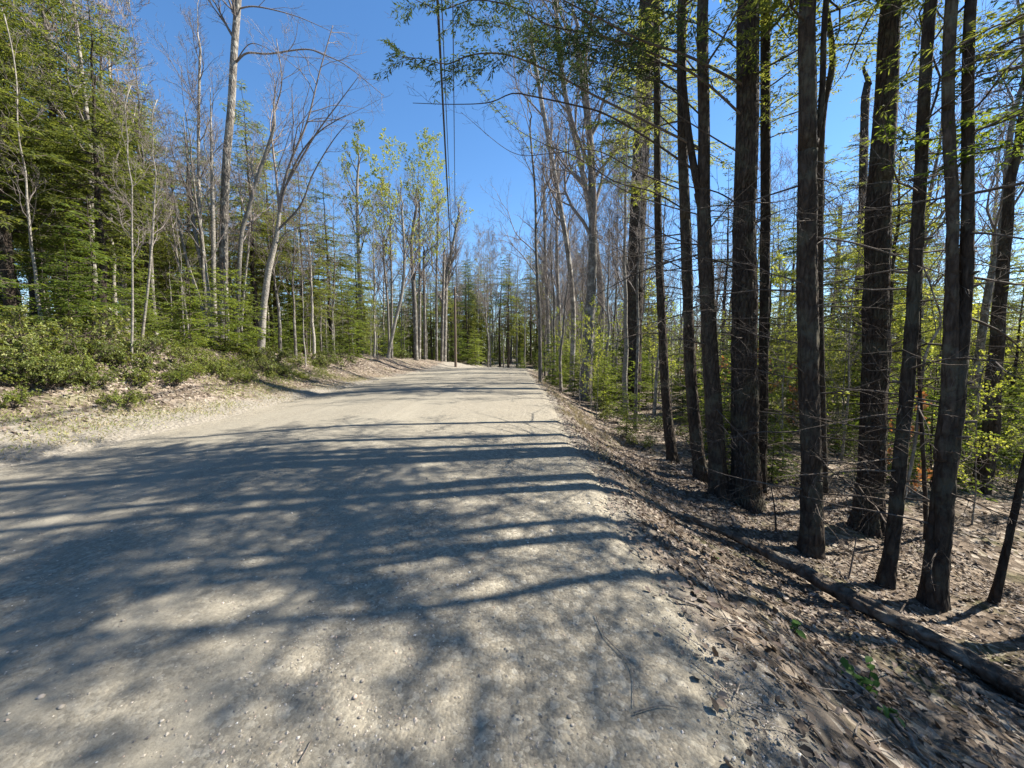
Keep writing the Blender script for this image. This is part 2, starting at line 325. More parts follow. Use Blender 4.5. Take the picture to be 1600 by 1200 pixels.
def stone_mat():
    m, nt, b, out = material('gravel_stone')
    g = node(nt, 'ShaderNodeNewGeometry'); oi = node(nt, 'ShaderNodeObjectInfo')
    s = node(nt, 'ShaderNodeMath', {0: g.outputs['Random Per Island'], 1: oi.outputs['Random']}, operation='ADD'); fr = node(nt, 'ShaderNodeMath', {0: s.outputs[0]}, operation='FRACT')
    c = ramp(nt, fr.outputs[0], [(0, (.13, .115, .10)), (.3, (.24, .21, .17)), (.6, (.33, .29, .235)), (.82, (.41, .37, .31)), (.93, (.36, .25, .18)), (1, (.62, .59, .53))])
    nt.links.new(c, b.inputs['Base Color']); b.inputs['Roughness'].default_value = .85; return m
def plain(name, col, rough=.6, metal=0):
    m, nt, b, out = material(name); tc = node(nt, 'ShaderNodeTexCoord'); n = node(nt, 'ShaderNodeTexNoise', {'Vector': tc.outputs['Object'], 'Scale': 9, 'Detail': 5})
    c = ramp(nt, n.outputs[0], [(.3, [x * .75 for x in col]), (.7, [min(1, x * 1.2) for x in col])]); nt.links.new(c, b.inputs['Base Color'])
    b.inputs['Roughness'].default_value = rough; b.inputs['Metallic'].default_value = metal; return m
M['ground'] = ground_mat(); M['road'] = road_mat(); M['stone'] = stone_mat()
M['pole'] = bark_mat('pole_wood', (.09, .065, .048), (.20, .155, .12), scale=(30, 30, 1.2), bump=.2)
M['cable'] = plain('cable_rubber', (.018, .018, .02), .5); M['porcelain'] = plain('porcelain', (.35, .33, .3), .25); M['steel'] = plain('galvanised_steel', (.35, .36, .37), .45, .8)

# ------------------------------------------------------------------ setting: ground and road
def axis(dense0, dense1, step, far, g=1.16):
    a = list(np.arange(dense0, dense1 + 1e-6, step)); s = step; x = a[-1]
    while x < far: s *= g; x += s; a.append(x)
    s = step; x = a[0]
    while x > -far: s *= g; x -= s; a.insert(0, x)
    return np.array(a)
def grid(mb, X, Y, zf):
    GX, GY = np.meshgrid(X, Y); Z = zf(GX, GY); i = np.arange(GX.size).reshape(GX.shape)
    mb.add(np.stack([GX, GY, Z], -1).reshape(-1, 3), np.stack([i[:-1, :-1], i[:-1, 1:], i[1:, 1:], i[1:, :-1]], -1).reshape(-1, 4))
b = MB(); grid(b, axis(-13, 7, .15, 700, 1.13), axis(-.5, 13, .15, 700, 1.08), height)
ground = tag(link('ground', b.mesh('ground', M['ground'])), 'brown leaf-littered forest floor rising left and falling right of the road', None, None, 'structure')
b = MB(); yy = np.concatenate([np.arange(-18, 0, .4), np.arange(0, 14, .1), np.arange(14, 50, .3), np.arange(50, 110, 1.0)]); ss = np.linspace(0, 1, 110)
YY, SS = np.meshgrid(yy, ss, indexing='ij'); e1 = .22 * fbm(yy * .8, yy * 0 + 2, 31) ; e2 = .20 * fbm(yy * .9, yy * 0 + 9, 33)
XX = (xl(YY) - .35 + e1[:, None]) * (1 - SS) + (xr(YY) + .32 + e2[:, None]) * SS
EDG = np.minimum(SS, 1 - SS) * 8.5
ZZ = road_z(XX, YY) - .10 * (1 - smooth(0, .42, EDG)) + .006
i = np.arange(XX.size).reshape(XX.shape)
b.add(np.stack([XX, YY, ZZ], -1), np.stack([i[:-1, :-1], i[:-1, 1:], i[1:, 1:], i[1:, :-1]], -1))
road = tag(link('road', b.mesh('road', M['road'])), 'pale packed gravel road running straight ahead to a low crest', None, None, 'structure')

# ------------------------------------------------------------------ tree growth
UP = np.array([0, 0, 1.0])
def lerp_path(path, t):
    K = path.shape[1] - 1; f = np.clip(t * K, 0, K - 1e-6); i = f.astype(int); n = np.arange(len(path))[:, None]; u = (f - i)[..., None]
    return path[n, i] * (1 - u) + path[n, i + 1] * u, unit(path[n, i + 1] - path[n, i])
def grow(P, D, L, K, rng, jit, trop):
    pts = [P]; d = D
    for k in range(K):
        P = P + d * (L / K)[:, None]; pts.append(P); d = unit(d + jit * rng.normal(size=d.shape) + trop * UP)
    return np.stack(pts, 1)
def fan(path, n, rng, tmin, tmax, ang, rel, Lp):
    """n children on every path; returns P, D, L, t (flattened)"""
    N = len(path); t = tmin + (tmax - tmin) * (np.arange(n) + rng.random((N, n))) / n
    P, T = lerp_path(path, t); a = ang[0] + (ang[1] - ang[0]) * rng.random((N, n)); S = unit(np.cross(T, rng.normal(size=T.shape)))
    D = unit(T * np.cos(a)[..., None] + S * np.sin(a)[..., None]); L = Lp[:, None] * (rel[0] + (rel[1] - rel[0]) * rng.random((N, n))) * (1.15 - .6 * t)
    return P.reshape(-1, 3), D.reshape(-1, 3), L.ravel(), t.ravel()
def hardwood_crown(mb, path, rad, rng, first=.35, n1=13, n2=6, n3=5, n4=3, spread=.33, trop=.10, buds=None, bn=2, bs=.05, ang=(.45, .95), rmin=.0042):
    """limbs, branches and twigs on a trunk path (K,3)"""
    H = np.linalg.norm(path[-1] - path[0]); tr = path[None]
    P, D, L, t = fan(tr, n1, rng, first, .98, ang, (.6, 1.1), np.array([H * spread]))
    D = unit(D + .25 * UP); r = np.interp(t, np.linspace(0, 1, len(rad)), rad) * .45
    L = np.maximum(L, .5); tips = [path[-1:]]
    lim = grow(P, D, L, 7, rng, .16, trop); tubes(mb, lim, r[:, None] * np.linspace(1, .22, 8), 6, False)
    def level(par, Lp, rp, n, K, sides, rel, jit):
        Pn, Dn, Ln, tn = fan(par, n, rng, .18, 1.0, (.4, .9), rel, Lp); Dn = unit(Dn + .12 * UP)
        rn = np.maximum(np.repeat(rp, n) * (1 - .7 * tn) * .6, rmin); p = grow(Pn, Dn, Ln, K, rng, jit, trop * .7)
        tubes(mb, p, rn[:, None] * np.linspace(1, .35, K + 1), sides, False); return p, Ln, rn
    p2, L2, r2 = level(lim, L, r, n2, 5, 4, (.35, .6), .18)
    p3, L3, r3 = level(p2, L2, r2, n3, 4, 3, (.35, .65), .2)
    if n4: p4, L4, r4 = level(p3, L3, r3, n4, 2, 3, (.4, .8), .2)
    else: p4 = p3
    if buds is not None:
        n = len(p4); tt = rng.random((n, bn)) * .7 + .3; Pb, Tb = lerp_path(p4, tt); Pb = Pb.reshape(-1, 3); d = unit(rng.normal(size=Pb.shape) - .3 * UP); s = unit(np.cross(d, rng.normal(size=Pb.shape)))
        ls = bs * (.6 + .8 * rng.random(len(Pb))); rhombi(buds, Pb, d, s, ls, ls * .38)
def bough_foliage(mb, tw, path, rng, t0=.2, L2=.7, sp2=.10, sl=.11, sw=.017, sp=.05, droop=.12):
    """flat feathery sprays on a bough path (K,3); tw receives the thin side twigs"""
    seg = np.linalg.norm(np.diff(path, axis=0), axis=1); L = seg.sum(); n2 = max(4, int(L * (1 - t0) / sp2)); t = np.linspace(t0, 1, n2) + rng.normal(size=n2) * .01
    t = np.clip(t, 0, .999); P, T = lerp_path(path[None], t[None]); P = P[0]; T = T[0]
    side = unit(np.cross(T, UP) + 1e-6) * np.where(np.arange(n2) % 2 == 0, 1, -1)[:, None]; a = R(52) + rng.normal(size=n2) * .22
    D2 = unit(T * np.cos(a)[:, None] + side * np.sin(a)[:, None] + .16 * rng.normal(size=(n2, 3)))
    l2 = np.minimum(L2, L * .42) * np.clip((1 - t) * 1.5, 0.12, 1) ** .8 * (.45 + .75 * rng.random(n2)); l2[-1] = .12
    k = int(max(1, np.ceil(l2.max() / sp))); j = (np.arange(k)[None] + rng.random((n2, k)) * .6) * sp; ok = j < l2[:, None]
    ii, jj = np.nonzero(ok); s = j[ii, jj]; pos = P[ii] + D2[ii] * s[:, None]; pos[:, 2] -= droop * s ** 1.6 + 0
    if tw is not None:
        e = P + D2 * l2[:, None]; e[:, 2] -= droop * l2 ** 1.6; mid = P + D2 * l2[:, None] * .5; mid[:, 2] -= droop * (l2 * .5) ** 1.6
        tubes(tw, np.stack([P, mid, e], 1), np.tile([.0035, .0026, .0015], (n2, 1)), 3, False)
    perp = unit(np.cross(D2, UP) + 1e-6)[ii]
    for sg in (-1, 1):
        a3 = R(48) + rng.normal(size=len(ii)) * .35; d = unit(D2[ii] * np.cos(a3)[:, None] + sg * perp * np.sin(a3)[:, None] + .22 * rng.normal(size=(len(ii), 3)) - .10 * UP)
        nn = unit(UP + .9 * rng.normal(size=(len(ii), 3))); S = unit(np.cross(d, nn)); l = sl * (.6 + .7 * rng.random(len(ii)))
        rhombi(mb, pos, d, S, l, sw * (.7 + .6 * rng.random(len(ii))), .12)
def conifer_crown(br, fo, path, rad, rng, zc, spread, zfine=0, per=5, step=.33, sl=.16, sw=.026, sp=.07, sp2=.13, L2=.8, droop=.10, asc=.12, shape=1.0, dens=1.0, twigs=True, bare=.18):
    H = path[-1, 2]; z = zc
    while z < H - .15:
        f = (z - zc) / max(H - zc, .1); k = np.searchsorted(path[:, 2], z); k = min(k, len(path) - 1); p0 = path[k]
        for q in range(max(2, int(per * (1 - .35 * f) + rng.random()))):
            if rng.random() > dens * (1.3 if z > zfine > 0 else 1) or (z < zfine and rng.random() < .45): continue
            az = rng.random() * 2 * np.pi; Lb = spread * ((1 - f) ** shape * .93 + .08) * (.55 + .55 * rng.random()) * min(1, .55 + 2.2 * f)
            Lb = max(Lb, .18); d = np.array([math.cos(az), math.sin(az), asc + .25 * f + rng.normal() * .10]); m = 7; u = np.linspace(0, 1, m)[:, None]
            pt = p0 + d * Lb * u - UP * (.22 * Lb * u ** 2) + .03 * Lb * rng.normal(size=(m, 3)) * u
            r0 = .006 + .009 * Lb; tubes(br, pt, r0 * np.linspace(1, .25, m), 4, False)
            k_ = .58 if z < zfine else 1.0; bough_foliage(fo, br if twigs else None, pt, rng, bare, L2, sp2 * (.3 + .7 * k_), sl * k_, sw * k_, sp * k_, droop)
        z += step * (.7 + .6 * rng.random())
def dead_branch(mb, p0, az, L, rng, r0=.012, rise=0.0, subs=5, K=7):
    d = np.array([[math.cos(az), math.sin(az), rise]]); p = grow(p0[None], unit(d), np.array([L]), K, rng, .10, -.015)
    tubes(mb, p, (r0 * np.linspace(1, .25, K + 1))[None], 5, False)
    if subs:
        P, D, l, t = fan(p, subs, rng, .25, 1, (.5, 1.0), (.25, .5), np.array([L])); p2 = grow(P, D, l, 4, rng, .15, 0); tubes(mb, p2, np.maximum(r0 * .45 * (1 - .6 * t), .0025)[:, None] * np.linspace(1, .4, 5), 3, False)
        P, D, l, t = fan(p2, 3, rng, .3, 1, (.4, .9), (.3, .6), l); p3 = grow(P, D, l, 2, rng, .15, 0); tubes(mb, p3, np.full((len(p3), 3), .0022), 3, False)

# ------------------------------------------------------------------ trees placed from the photograph
def trunk_from_pixels(pix, H, sink=.3, flare=.2):
    """pix: (px, py, width px) from base upward; depth from the ground under the first point"""
    g = on_ground(pix[0][0], pix[0][1]); Y = g[1] + .12; pts = []; rr = []
    for (px, py, w) in pix:
        p = at(px, py, Y); u = abs(px - CX) / F; pts.append(p); rr.append(w * .5 * Y / F / math.sqrt(1 + u * u))
    pts = np.array(pts); rr = np.array(rr); base = pts[0].copy(); base[2] = height(base[0], base[1], True)
    if isinstance(H, tuple): H = at(pix[-1][0], H[0], Y)[2] - base[2]           # height from the pixel row of the top
    pts = pts - base; pts[0, 2] = 0
    pts = np.vstack([pts[0] + [0, 0, -sink], pts]); rr = np.r_[rr[0] * (1 + flare), rr]; rr[1] *= 1 + flare * .4
    top = pts[-1]
    if H: H = max(H, top[2] + 2.5)
    if H and H > top[2] + .5:
        d = unit(pts[-1] - pts[-2]) * .4 + UP * .6; n = 5; ex = [top + d / d[2] * (H - top[2]) * k / n + np.array([math.sin(k * 1.7) * .10, math.cos(k * 2.3) * .10, 0]) for k in range(1, n + 1)]
        r1 = rr[-1]; pts = np.vstack([pts, ex]); rr = np.r_[rr, [max(.012, r1 * (1 - k / n) ** 1.2) for k in range(1, n + 1)]]
    return base, pts, rr, Y
def make_trunk(root, pts, rr, mat, near=True, name='trunk', seed=1):
    step = .05 if near else .25; p, r = resample(pts, rr, step); b = MB()
    if near:
        lo = p[:, 2] < 5.2; cut = max(3, lo.sum()); tubes(b, p[:cut], r[:cut], 40, True, .13, seed)
        if cut < len(p) - 4: tubes(b, p[cut - 1::6], r[cut - 1::6], 10, True)
    else: tubes(b, p, r, 10, True, .05, seed)
    return link(name, b.mesh(name, M[mat]), root), p, r
def pixel_branch(root, base, pix, r0, rng, name='branch', mat='deadtwig', foliage=None, fmat='hemlock', subs=6, t0=.25, sl=.075, sw=.010, sp=.035, sp2=.085, L2=.5, sub_len=.35):
    """pix: (px, py, depth) list; foliage True grows sprays"""
    pts = np.array([at(a, c, d) for a, c, d in pix]) - base; p, r = resample(pts, np.linspace(r0, r0 * .25, len(pts)), .12); b = MB(); tubes(b, p, r, 6, True)
    L = np.linalg.norm(np.diff(p, axis=0), axis=1).sum()
    if subs:
        P, D, l, t = fan(p[None], subs, rng, .2, 1, (.4, .9), (sub_len * .6, sub_len), np.array([L])); p2 = grow(P, D, l, 5, rng, .16, .02); tubes(b, p2, (r0 * .45 * (1 - .6 * t))[:, None] * np.linspace(1, .3, 6), 4, False)
        P, D, l3, t = fan(p2, 4, rng, .2, 1, (.4, .9), (.3, .6), l); p3 = grow(P, D, l3, 3, rng, .16, .03); tubes(b, p3, np.maximum(r0 * .18 * (1 - .5 * t), .0022)[:, None] * np.linspace(1, .5, 4), 3, False)
        P, D, l4, t = fan(p3, 2, rng, .2, 1, (.4, .9), (.4, .7), l3); p4 = grow(P, D, l4, 2, rng, .16, .03); tubes(b, p4, np.full((len(p4), 3), .0022), 3, False)
    o = link(name, b.mesh(name, M[mat]), root)
    if foliage:
        f = MB(); bough_foliage(f, None, p, rng, t0, L2, sp2, sl, sw, sp, .18)
        for q in (p2 if subs else []): bough_foliage(f, None, q, rng, .15, L2 * .6, sp2, sl, sw, sp, .2)
        link('foliage', f.mesh('foliage', M[fmat], False), o)
    return o

def near_conifer(name, label, pix, H, zc, spread, nb, seed, mat='pine', near=True, fork=None, dens=.8, fdz=(.6, 5.2), blen=(.5, 2.3), per=5):
    nb = int(nb * 1.5)
    rng = np.random.default_rng(seed); base, pts, rr, Y = trunk_from_pixels(pix, H); root = thing(name, label, 'tree', base)
    _, p, r = make_trunk(root, pts, rr, mat, near, seed=seed)
    if fork:
        fp = np.array([at(a, c, Y) for a, c, w in fork]) - base; fr = np.array([w * .5 * Y / F / 1.35 for a, c, w in fork])
        top = fp[-1] + [0.2, .1, max(2.0, H * .8 - fp[-1][2])]; make_trunk(root, np.vstack([fp, top]), np.r_[fr, .02], mat, near, 'fork_stem', seed + 1)
    for k in range(nb):                                         # dead lower branches, each its own part
        z = fdz[0] + (fdz[1] - fdz[0]) * (k + rng.random()) / nb; i = np.searchsorted(p[:, 2], z); i = min(i, len(p) - 1)
        b = MB(); L = blen[0] + (blen[1] - blen[0]) * rng.random() ** 1.3 * (.5 + .5 * z / fdz[1])
        dead_branch(b, p[i], rng.random() * 2 * np.pi, L, rng, .005 + .0055 * L, rng.normal() * .16 + .04, 7 if L > .8 else 4)
        link('branch', b.mesh('branch', M['deadtwig']), root)
    for k in range(7 if near else 0):                           # broken-off knots
        z = .5 + 4.2 * rng.random(); i = min(np.searchsorted(p[:, 2], z), len(p) - 1); az = rng.random() * 6.28; b = MB(); d = np.array([math.cos(az), math.sin(az), .25]); L = r[i] + .03 + .10 * rng.random()
        tubes(b, np.array([p[i], p[i] + d * L * .7, p[i] + d * L]), np.array([.022, .015, .011]), 7, True); link('branch_stub', b.mesh('branch_stub', M['deadtwig']), root)
    if H:
        br = MB(); fo = MB(); conifer_crown(br, fo, p, r, rng, zc, spread, zfine=8.2, per=per, step=.42, sl=.14, sw=.016, sp=.06, sp2=.11, L2=.8, dens=dens, twigs=False)
        link('crown', br.mesh('crown', M['deadtwig']), root); link('foliage', fo.mesh('foliage', M['hemlock'], False), root)
    return root, base, p, r, Y
def bare_tree(name, label, pix, H, seed, mat='grey', crown=None, near=False, buds=None, twig='twig', group=None, bs=.05):
    rng = np.random.default_rng(seed); base, pts, rr, Y = trunk_from_pixels(pix, H); root = thing(name, label, 'tree', base, group)
    rr = rr * .86; _, p, r = make_trunk(root, pts, rr, mat, near, seed=seed)
    if crown is not None:
        b = MB(); bd = MB() if buds else None; hardwood_crown(b, p, r, rng, buds=bd, bs=bs, **crown); link('crown', b.mesh('crown', M[twig]), root)
        if buds: link('foliage', bd.mesh('foliage', M[buds], False), root)
    return root, base, p, r, Y
rngH = np.random.default_rng(77)
# --- right side, the dark trunks along the foot of the bank
near_conifer('pine_tree', 'dark forked pine whose two stems part well above its single leaning butt', [(1455, 958, 44), (1472, 800, 42), (1488, 640, 40), (1506, 480, 27), (1512, 350, 22), (1517, 0, 20)], 14, 6.2, 2.6, 16, 11,
             fork=[(1476, 720, 26), (1483, 600, 26), (1488, 350, 19), (1487, 0, 19)], dens=.42)
near_conifer('pine_tree', 'slim dark pine leaning outward beside the wide-butted furrowed trunk', [(1382, 922, 27), (1395, 840, 27), (1408, 700, 26), (1421, 560, 24), (1434, 350, 22), (1455, 0, 20)], 13, 6, 2.4, 15, 12, dens=.40)
near_conifer('pine_tree', 'stoutest furrowed pine with a wide flared butt on sunlit leaf litter', [(1357, 832, 60), (1360, 760, 47), (1366, 600, 44), (1372, 350, 42), (1385, 150, 37), (1393, 0, 33)], 17, 7.5, 3.4, 12, 13, mat='pine_near', dens=.45)
near_conifer('pine_tree', 'straight dark pine with a thin side stem forking off its right flank', [(1266, 872, 40), (1268, 750, 36), (1262, 500, 34), (1261, 350, 32), (1262, 150, 28), (1262, 0, 26)], 14, 6, 2.6, 18, 14,
             fork=[(1272, 230, 11), (1283, 170, 11), (1287, 80, 10), (1291, 0, 10)], dens=.42)
P5 = near_conifer('pine_tree', 'thick nearly black pine rising straight at the foot of the bank', [(1165, 793, 52), (1164, 700, 45), (1163, 500, 40), (1163, 350, 36), (1168, 180, 35), (1170, 0, 34)], 16, 6.5, 3.0, 20, 15, mat='pine_near', dens=.45)
near_conifer('pine_tree', 'thin pale-barked pine pressed close behind the nearly black trunk', [(1189, 772, 16), (1192, 600, 17), (1196, 350, 16), (1197, 0, 15)], 12, 6.5, 1.6, 8, 16, dens=.42)
P6 = near_conifer('pine_tree', 'lichen-spotted pine that splits in two high above the bank', [(1124, 778, 31), (1119, 700, 29), (1110, 560, 25), (1100, 350, 21), (1100, 200, 18), (1098, 0, 17)], 14, 6.5, 2.6, 16, 17,
             fork=[(1096, 320, 14), (1084, 260, 14), (1074, 190, 12), (1066, 100, 11), (1063, 0, 10)], dens=.42)
P7 = near_conifer('pine_tree', 'slender pine bowed toward the road at mid height', [(1096, 752, 22), (1087, 680, 20), (1078, 560, 18), (1071, 350, 17), (1066, 200, 15), (1066, 0, 14)], 13, 6.5, 2.2, 16, 18, dens=.40)
near_conifer('pine_tree', 'thin knobbly pine with one flank lit gold by the sun', [(1051, 722, 16), (1043, 650, 15), (1037, 560, 14), (1029, 380, 12), (1027, 200, 11), (1027, 0, 10)], 12, 6, 1.8, 14, 19, dens=.45)
near_conifer('pine_tree', 'dark pine half hidden behind the wide-butted furrowed trunk', [(1332, 655, 17), (1340, 500, 16), (1347, 350, 15), (1352, 150, 13)], 14, 6, 2.4, 8, 20, near=False, dens=.42)
near_conifer('pine_tree', 'slim straight pine standing just behind the side-forking pine', [(1287, 775, 15), (1284, 650, 15), (1280, 450, 14), (1283, 200, 13)], 12, 6.5, 2.0, 6, 21, near=False, dens=.45)
near_conifer('pine_tree', 'big grey pine above the bushy young hemlocks by the road', [(985, 640, 28), (990, 500, 27), (996, 350, 26), (1006, 150, 26), (1012, 0, 25)], 19, 9, 3.4, 12, 22, near=True, dens=.6)
bare_tree('leaning_sapling', 'thin bare sapling leaning away from the road beside the forked pine', [(1552, 952, 20), (1572, 860, 18), (1592, 770, 17), (1625, 620, 15), (1650, 450, 13)], 5.5, 23, 'pine', dict(first=.5, n1=8, n2=4, n3=3, n4=0, spread=.3), True)
bare_tree('bare_sapling', 'very thin dark sapling standing against the forked pine', [(1447, 850, 10), (1443, 720, 9), (1436, 560, 8), (1440, 400, 7), (1446, 200, 6)], 6, 24, 'pine', dict(first=.45, n1=9, n2=4, n3=3, n4=0, spread=.22), True)
bare_tree('bare_sapling', 'thin yellowish sapling slanting behind the slim leaning pine', [(1398, 850, 9), (1412, 780, 8), (1430, 690, 7), (1445, 560, 6)], 4.5, 25, 'grey', dict(first=.4, n1=7, n2=4, n3=3, n4=0, spread=.25), True)
# --- boughs reaching over the road from the pines
def bough(T, pix, r0, **k): return pixel_branch(T[0], np.array(T[0].location), pix, r0, rngH, **k)
d5, d6, d7 = P5[4], P6[4], P7[4]
bough(P5, [(1175, 140, d5), (1080, 90, d5 - .3), (1000, 62, d5 - .6), (930, 25, d5 - .9), (880, 0, d5 - 1.1), (820, -40, d5 - 1.3)], .022, foliage=True, t0=.4, L2=.55, subs=10, sub_len=.3, fmat='pineneedle')  # dark needle colour stands in for the backlit silhouette of these sprays
bough(P5, [(1170, 190, d5), (1090, 120, d5 - .2), (1000, 75, d5 - .4), (930, 50, d5 - .6), (870, -5, d5 - .9)], .02, foliage=True, t0=.4, L2=.5, subs=9, sub_len=.3, fmat='pineneedle')
bough(P6, [(1100, 235, d6), (1000, 185, d6), (930, 150, d6), (860, 112, d6), (790, 85, d6), (735, 86, d6), (700, 100, d6), (660, 92, d6), (612, 88, d6)], .02, foliage=True, t0=.4, L2=.5, subs=12, sub_len=.26, sl=.08, sw=.010, sp2=.05, sp=.03, fmat='pineneedle')
bough(P6, [(1098, 275, d6), (1010, 215, d6), (945, 178, d6), (900, 165, d6), (830, 150, d6), (800, 146, d6), (765, 160, d6), (710, 163, d6), (645, 161, d6)], .018, subs=6, sub_len=.16)
bough(P7, [(1070, 120, d7), (1000, 80, d7), (930, 55, d7 - .2), (860, 40, d7 - .4), (800, 10, d7 - .6), (740, 0, d7 - .7), (690, 15, d7 - .8), (650, 0, d7 - .8)], .02, foliage=True, t0=.35, L2=.55, subs=13, sub_len=.28, sl=.08, sw=.010, sp2=.05, sp=.03, fmat='pineneedle')
bough(P7, [(1072, 300, d7), (1000, 270, d7), (930, 235, d7), (860, 240, d7), (800, 238, d7), (720, 175, d7)], .014, subs=7, sub_len=.3)
bough(P7, [(1074, 330, d7), (1020, 300, d7), (960, 283, d7), (900, 245, d7), (850, 225, d7), (800, 195, d7), (740, 130, d7)], .014, subs=7, sub_len=.3, foliage=True, t0=.6, L2=.3, sl=.07, sw=.009)
bough(P6, [(1108, 340, d6), (1030, 318, d6), (980, 300, d6), (930, 272, d6), (895, 268, d6)], .012, subs=5)
for T_, x0, y0, x1, y1, dd, fo in ((P5, 1168, 250, 960, 130, .5, 0), (P5, 1166, 330, 985, 255, .6, 0), (P6, 1101, 180, 900, 60, .4, 1), (P6, 1105, 390, 960, 340, .4, 0), (P7, 1066, 60, 860, -20, .5, 1), (P7, 1070, 210, 880, 110, .3, 1), (P7, 1078, 430, 930, 375, .2, 0), (P5, 1166, 90, 940, -30, .8, 1), (P5, 1164, 420, 1040, 400, .7, 0), (P6, 1100, 110, 820, 60, .2, 1), (P7, 1066, 150, 760, 40, .2, 1)):
    D_ = T_[4]; bough(T_, [(x0 + (x1 - x0) * t, y0 + (y1 - y0) * (t ** .8) + 6 * math.sin(t * 7 + x0), D_ - dd * t) for t in (0, .25, .5, .75, 1)], .013, subs=9, sub_len=.3, **(dict(foliage=True, fmat='pineneedle', t0=.45, L2=.4, sl=.08, sw=.009, sp2=.07, sp=.035) if fo else {}))
# --- hemlock sprays across the upper right
Pz = near_conifer('hemlock_tree', 'hemlock whose feathery sprays hang across the dark forked pine', [(1660, 1000, 40), (1665, 700, 38), (1670, 300, 34), (1675, 0, 30)], 12, 5.5, 2.6, 6, 26, dens=.45)
dz = Pz[4]
bough(Pz, [(1668, 130, dz), (1590, 180, dz + .3), (1520, 205, dz + .5), (1450, 218, dz + .6), (1375, 215, dz + .7)], .014, foliage=True, fmat='hemlock_lit', t0=.15, L2=.45, subs=9, sl=.07, sw=.011, sub_len=.3, sp2=.05, sp=.03)
bough(Pz, [(1668, 250, dz), (1580, 225, dz + .2), (1500, 250, dz + .4), (1440, 275, dz + .5)], .012, foliage=True, fmat='hemlock_lit', t0=.3, L2=.35, subs=6, sl=.06, sw=.010, sp2=.05, sp=.03)
bough(Pz, [(1668, 40, dz), (1590, 60, dz + .2), (1500, 110, dz + .4), (1430, 150, dz + .6)], .014, subs=7)

# --- right side farther on: tall bare hardwoods leaning over the road
HW = dict(first=.38, n1=14, n2=7, n3=5, n4=2, spread=.3, trop=.13)
bare_tree('oak_tree', 'sturdy grey oak at the road edge forking into curved leaders', [(914, 626, 22), (920, 520, 20), (926, 400, 16), (924, 250, 13), (915, 160, 11), (900, 60, 9)], 15, 31, 'grey', dict(HW, n1=16, spread=.36))
bare_tree('maple_tree', 'slender bare maple arching left over the road behind the oak', [(892, 612, 9), (896, 500, 9), (888, 400, 9), (868, 280, 8), (850, 180, 7), (830, 60, 6)], 15, 32, 'grey', HW)
bare_tree('maple_tree', 'bare maple with a kinked stem right beside the grey oak', [(936, 600, 12), (940, 480, 12), (930, 380, 11), (906, 250, 9), (880, 130, 8), (868, 0, 7)], 15, 33, 'grey', HW)
bare_tree('roadside_tree', 'straight grey trunk rising from the very edge of the gravel', [(844, 598, 6.5), (843, 500, 6), (838, 400, 5), (836, 300, 4), (828, 200, 3)], 15, 34, 'grey', HW)
bare_tree('roadside_tree', 'thin twin of the straight grey trunk, set a step behind', [(858, 590, 6), (856, 500, 6), (852, 400, 5), (850, 300, 5)], 16, 35, 'grey', HW)
bare_tree('roadside_tree', 'bare tree with upswept limbs between roadside trunk and oak', [(876, 596, 7), (874, 500, 7), (870, 400, 6), (872, 250, 5)], 16, 36, 'grey', HW)
bare_tree('hardwood_tree', 'grey twin-stemmed hardwood slanting in the bright woods', [(1525, 580, 18), (1540, 480, 17), (1556, 400, 15), (1568, 330, 14), (1580, 200, 12)], 14, 37, 'grey', HW)
bare_tree('hardwood_tree', 'slim dark hardwood curving between the side-forking and wide-butted pines', [(1294, 570, 9), (1300, 500, 9), (1308, 440, 8), (1313, 330, 8)], 13, 38, 'grey', HW)

# --- left side
L1 = bare_tree('maple_tree', 'tallest roadside maple, dark below and pale above, with one long bare limb', [(350, 534, 19), (349, 450, 18), (350, 350, 16), (354, 250, 15), (361, 170, 14), (366, 80, 13), (372, 0, 12)], 13.5, 41, 'grey', dict(first=.72, n1=7, n2=6, n3=5, n4=2, spread=.22), True)
dl = L1[4]
def limb(T, pix, r0, **k): return pixel_branch(T[0], np.array(T[0].location), pix, r0, rngH, name='limb', mat='twig', **k)
limb(L1, [(368, 98, dl), (386, 83, dl), (420, 84, dl), (478, 77, dl), (510, 87, dl), (545, 105, dl), (600, 150, dl)], .045, subs=9, sub_len=.4)
limb(L1, [(366, 100, dl), (388, 70, dl - .3), (410, 72, dl - .4), (440, 90, dl - .5)], .025, subs=4)
limb(L1, [(371, 14, dl), (395, 10, dl), (430, 16, dl), (470, 28, dl), (520, 50, dl)], .035, subs=8, sub_len=.45)
limb(L1, [(368, 60, dl), (345, 28, dl), (325, 0, dl), (310, -25, dl)], .03, subs=6)
L2 = bare_tree('leaning_maple', 'pale curving maple leaning right with a wide fan of dark limbs', [(408, 552, 14), (412, 480, 13), (420, 420, 12), (432, 370, 9), (437, 330, 6), (438, 318, 3)], 0, 42, 'pale')
for px_, r_, s_ in (([(437, 332), (447, 290), (470, 240), (500, 205), (540, 180)], .06, 7), ([(437, 332), (440, 300), (455, 250), (480, 190), (500, 110), (520, 40)], .07, 10), ([(434, 360), (470, 320), (490, 270), (520, 220), (545, 190)], .05, 6),
                    ([(437, 335), (432, 280), (425, 200), (440, 130), (432, 60)], .06, 9), ([(447, 290), (490, 215), (530, 160), (560, 120)], .045, 8), ([(480, 190), (530, 185), (600, 152)], .02, 6), ([(430, 385), (450, 362), (500, 350), (540, 372), (590, 420)], .02, 6)):
    limb(L2, [(a, c, L2[4]) for a, c in px_], r_, subs=s_, sub_len=.42)
L3 = bare_tree('multi_stem_maple', 'clump of thin pale stems fanning up beside the tallest maple', [(336, 540, 9), (328, 480, 9), (318, 400, 8), (312, 330, 7), (310, 240, 6), (312, 100, 5)], 10.5, 43, 'pale', dict(HW, spread=.25, n1=11))
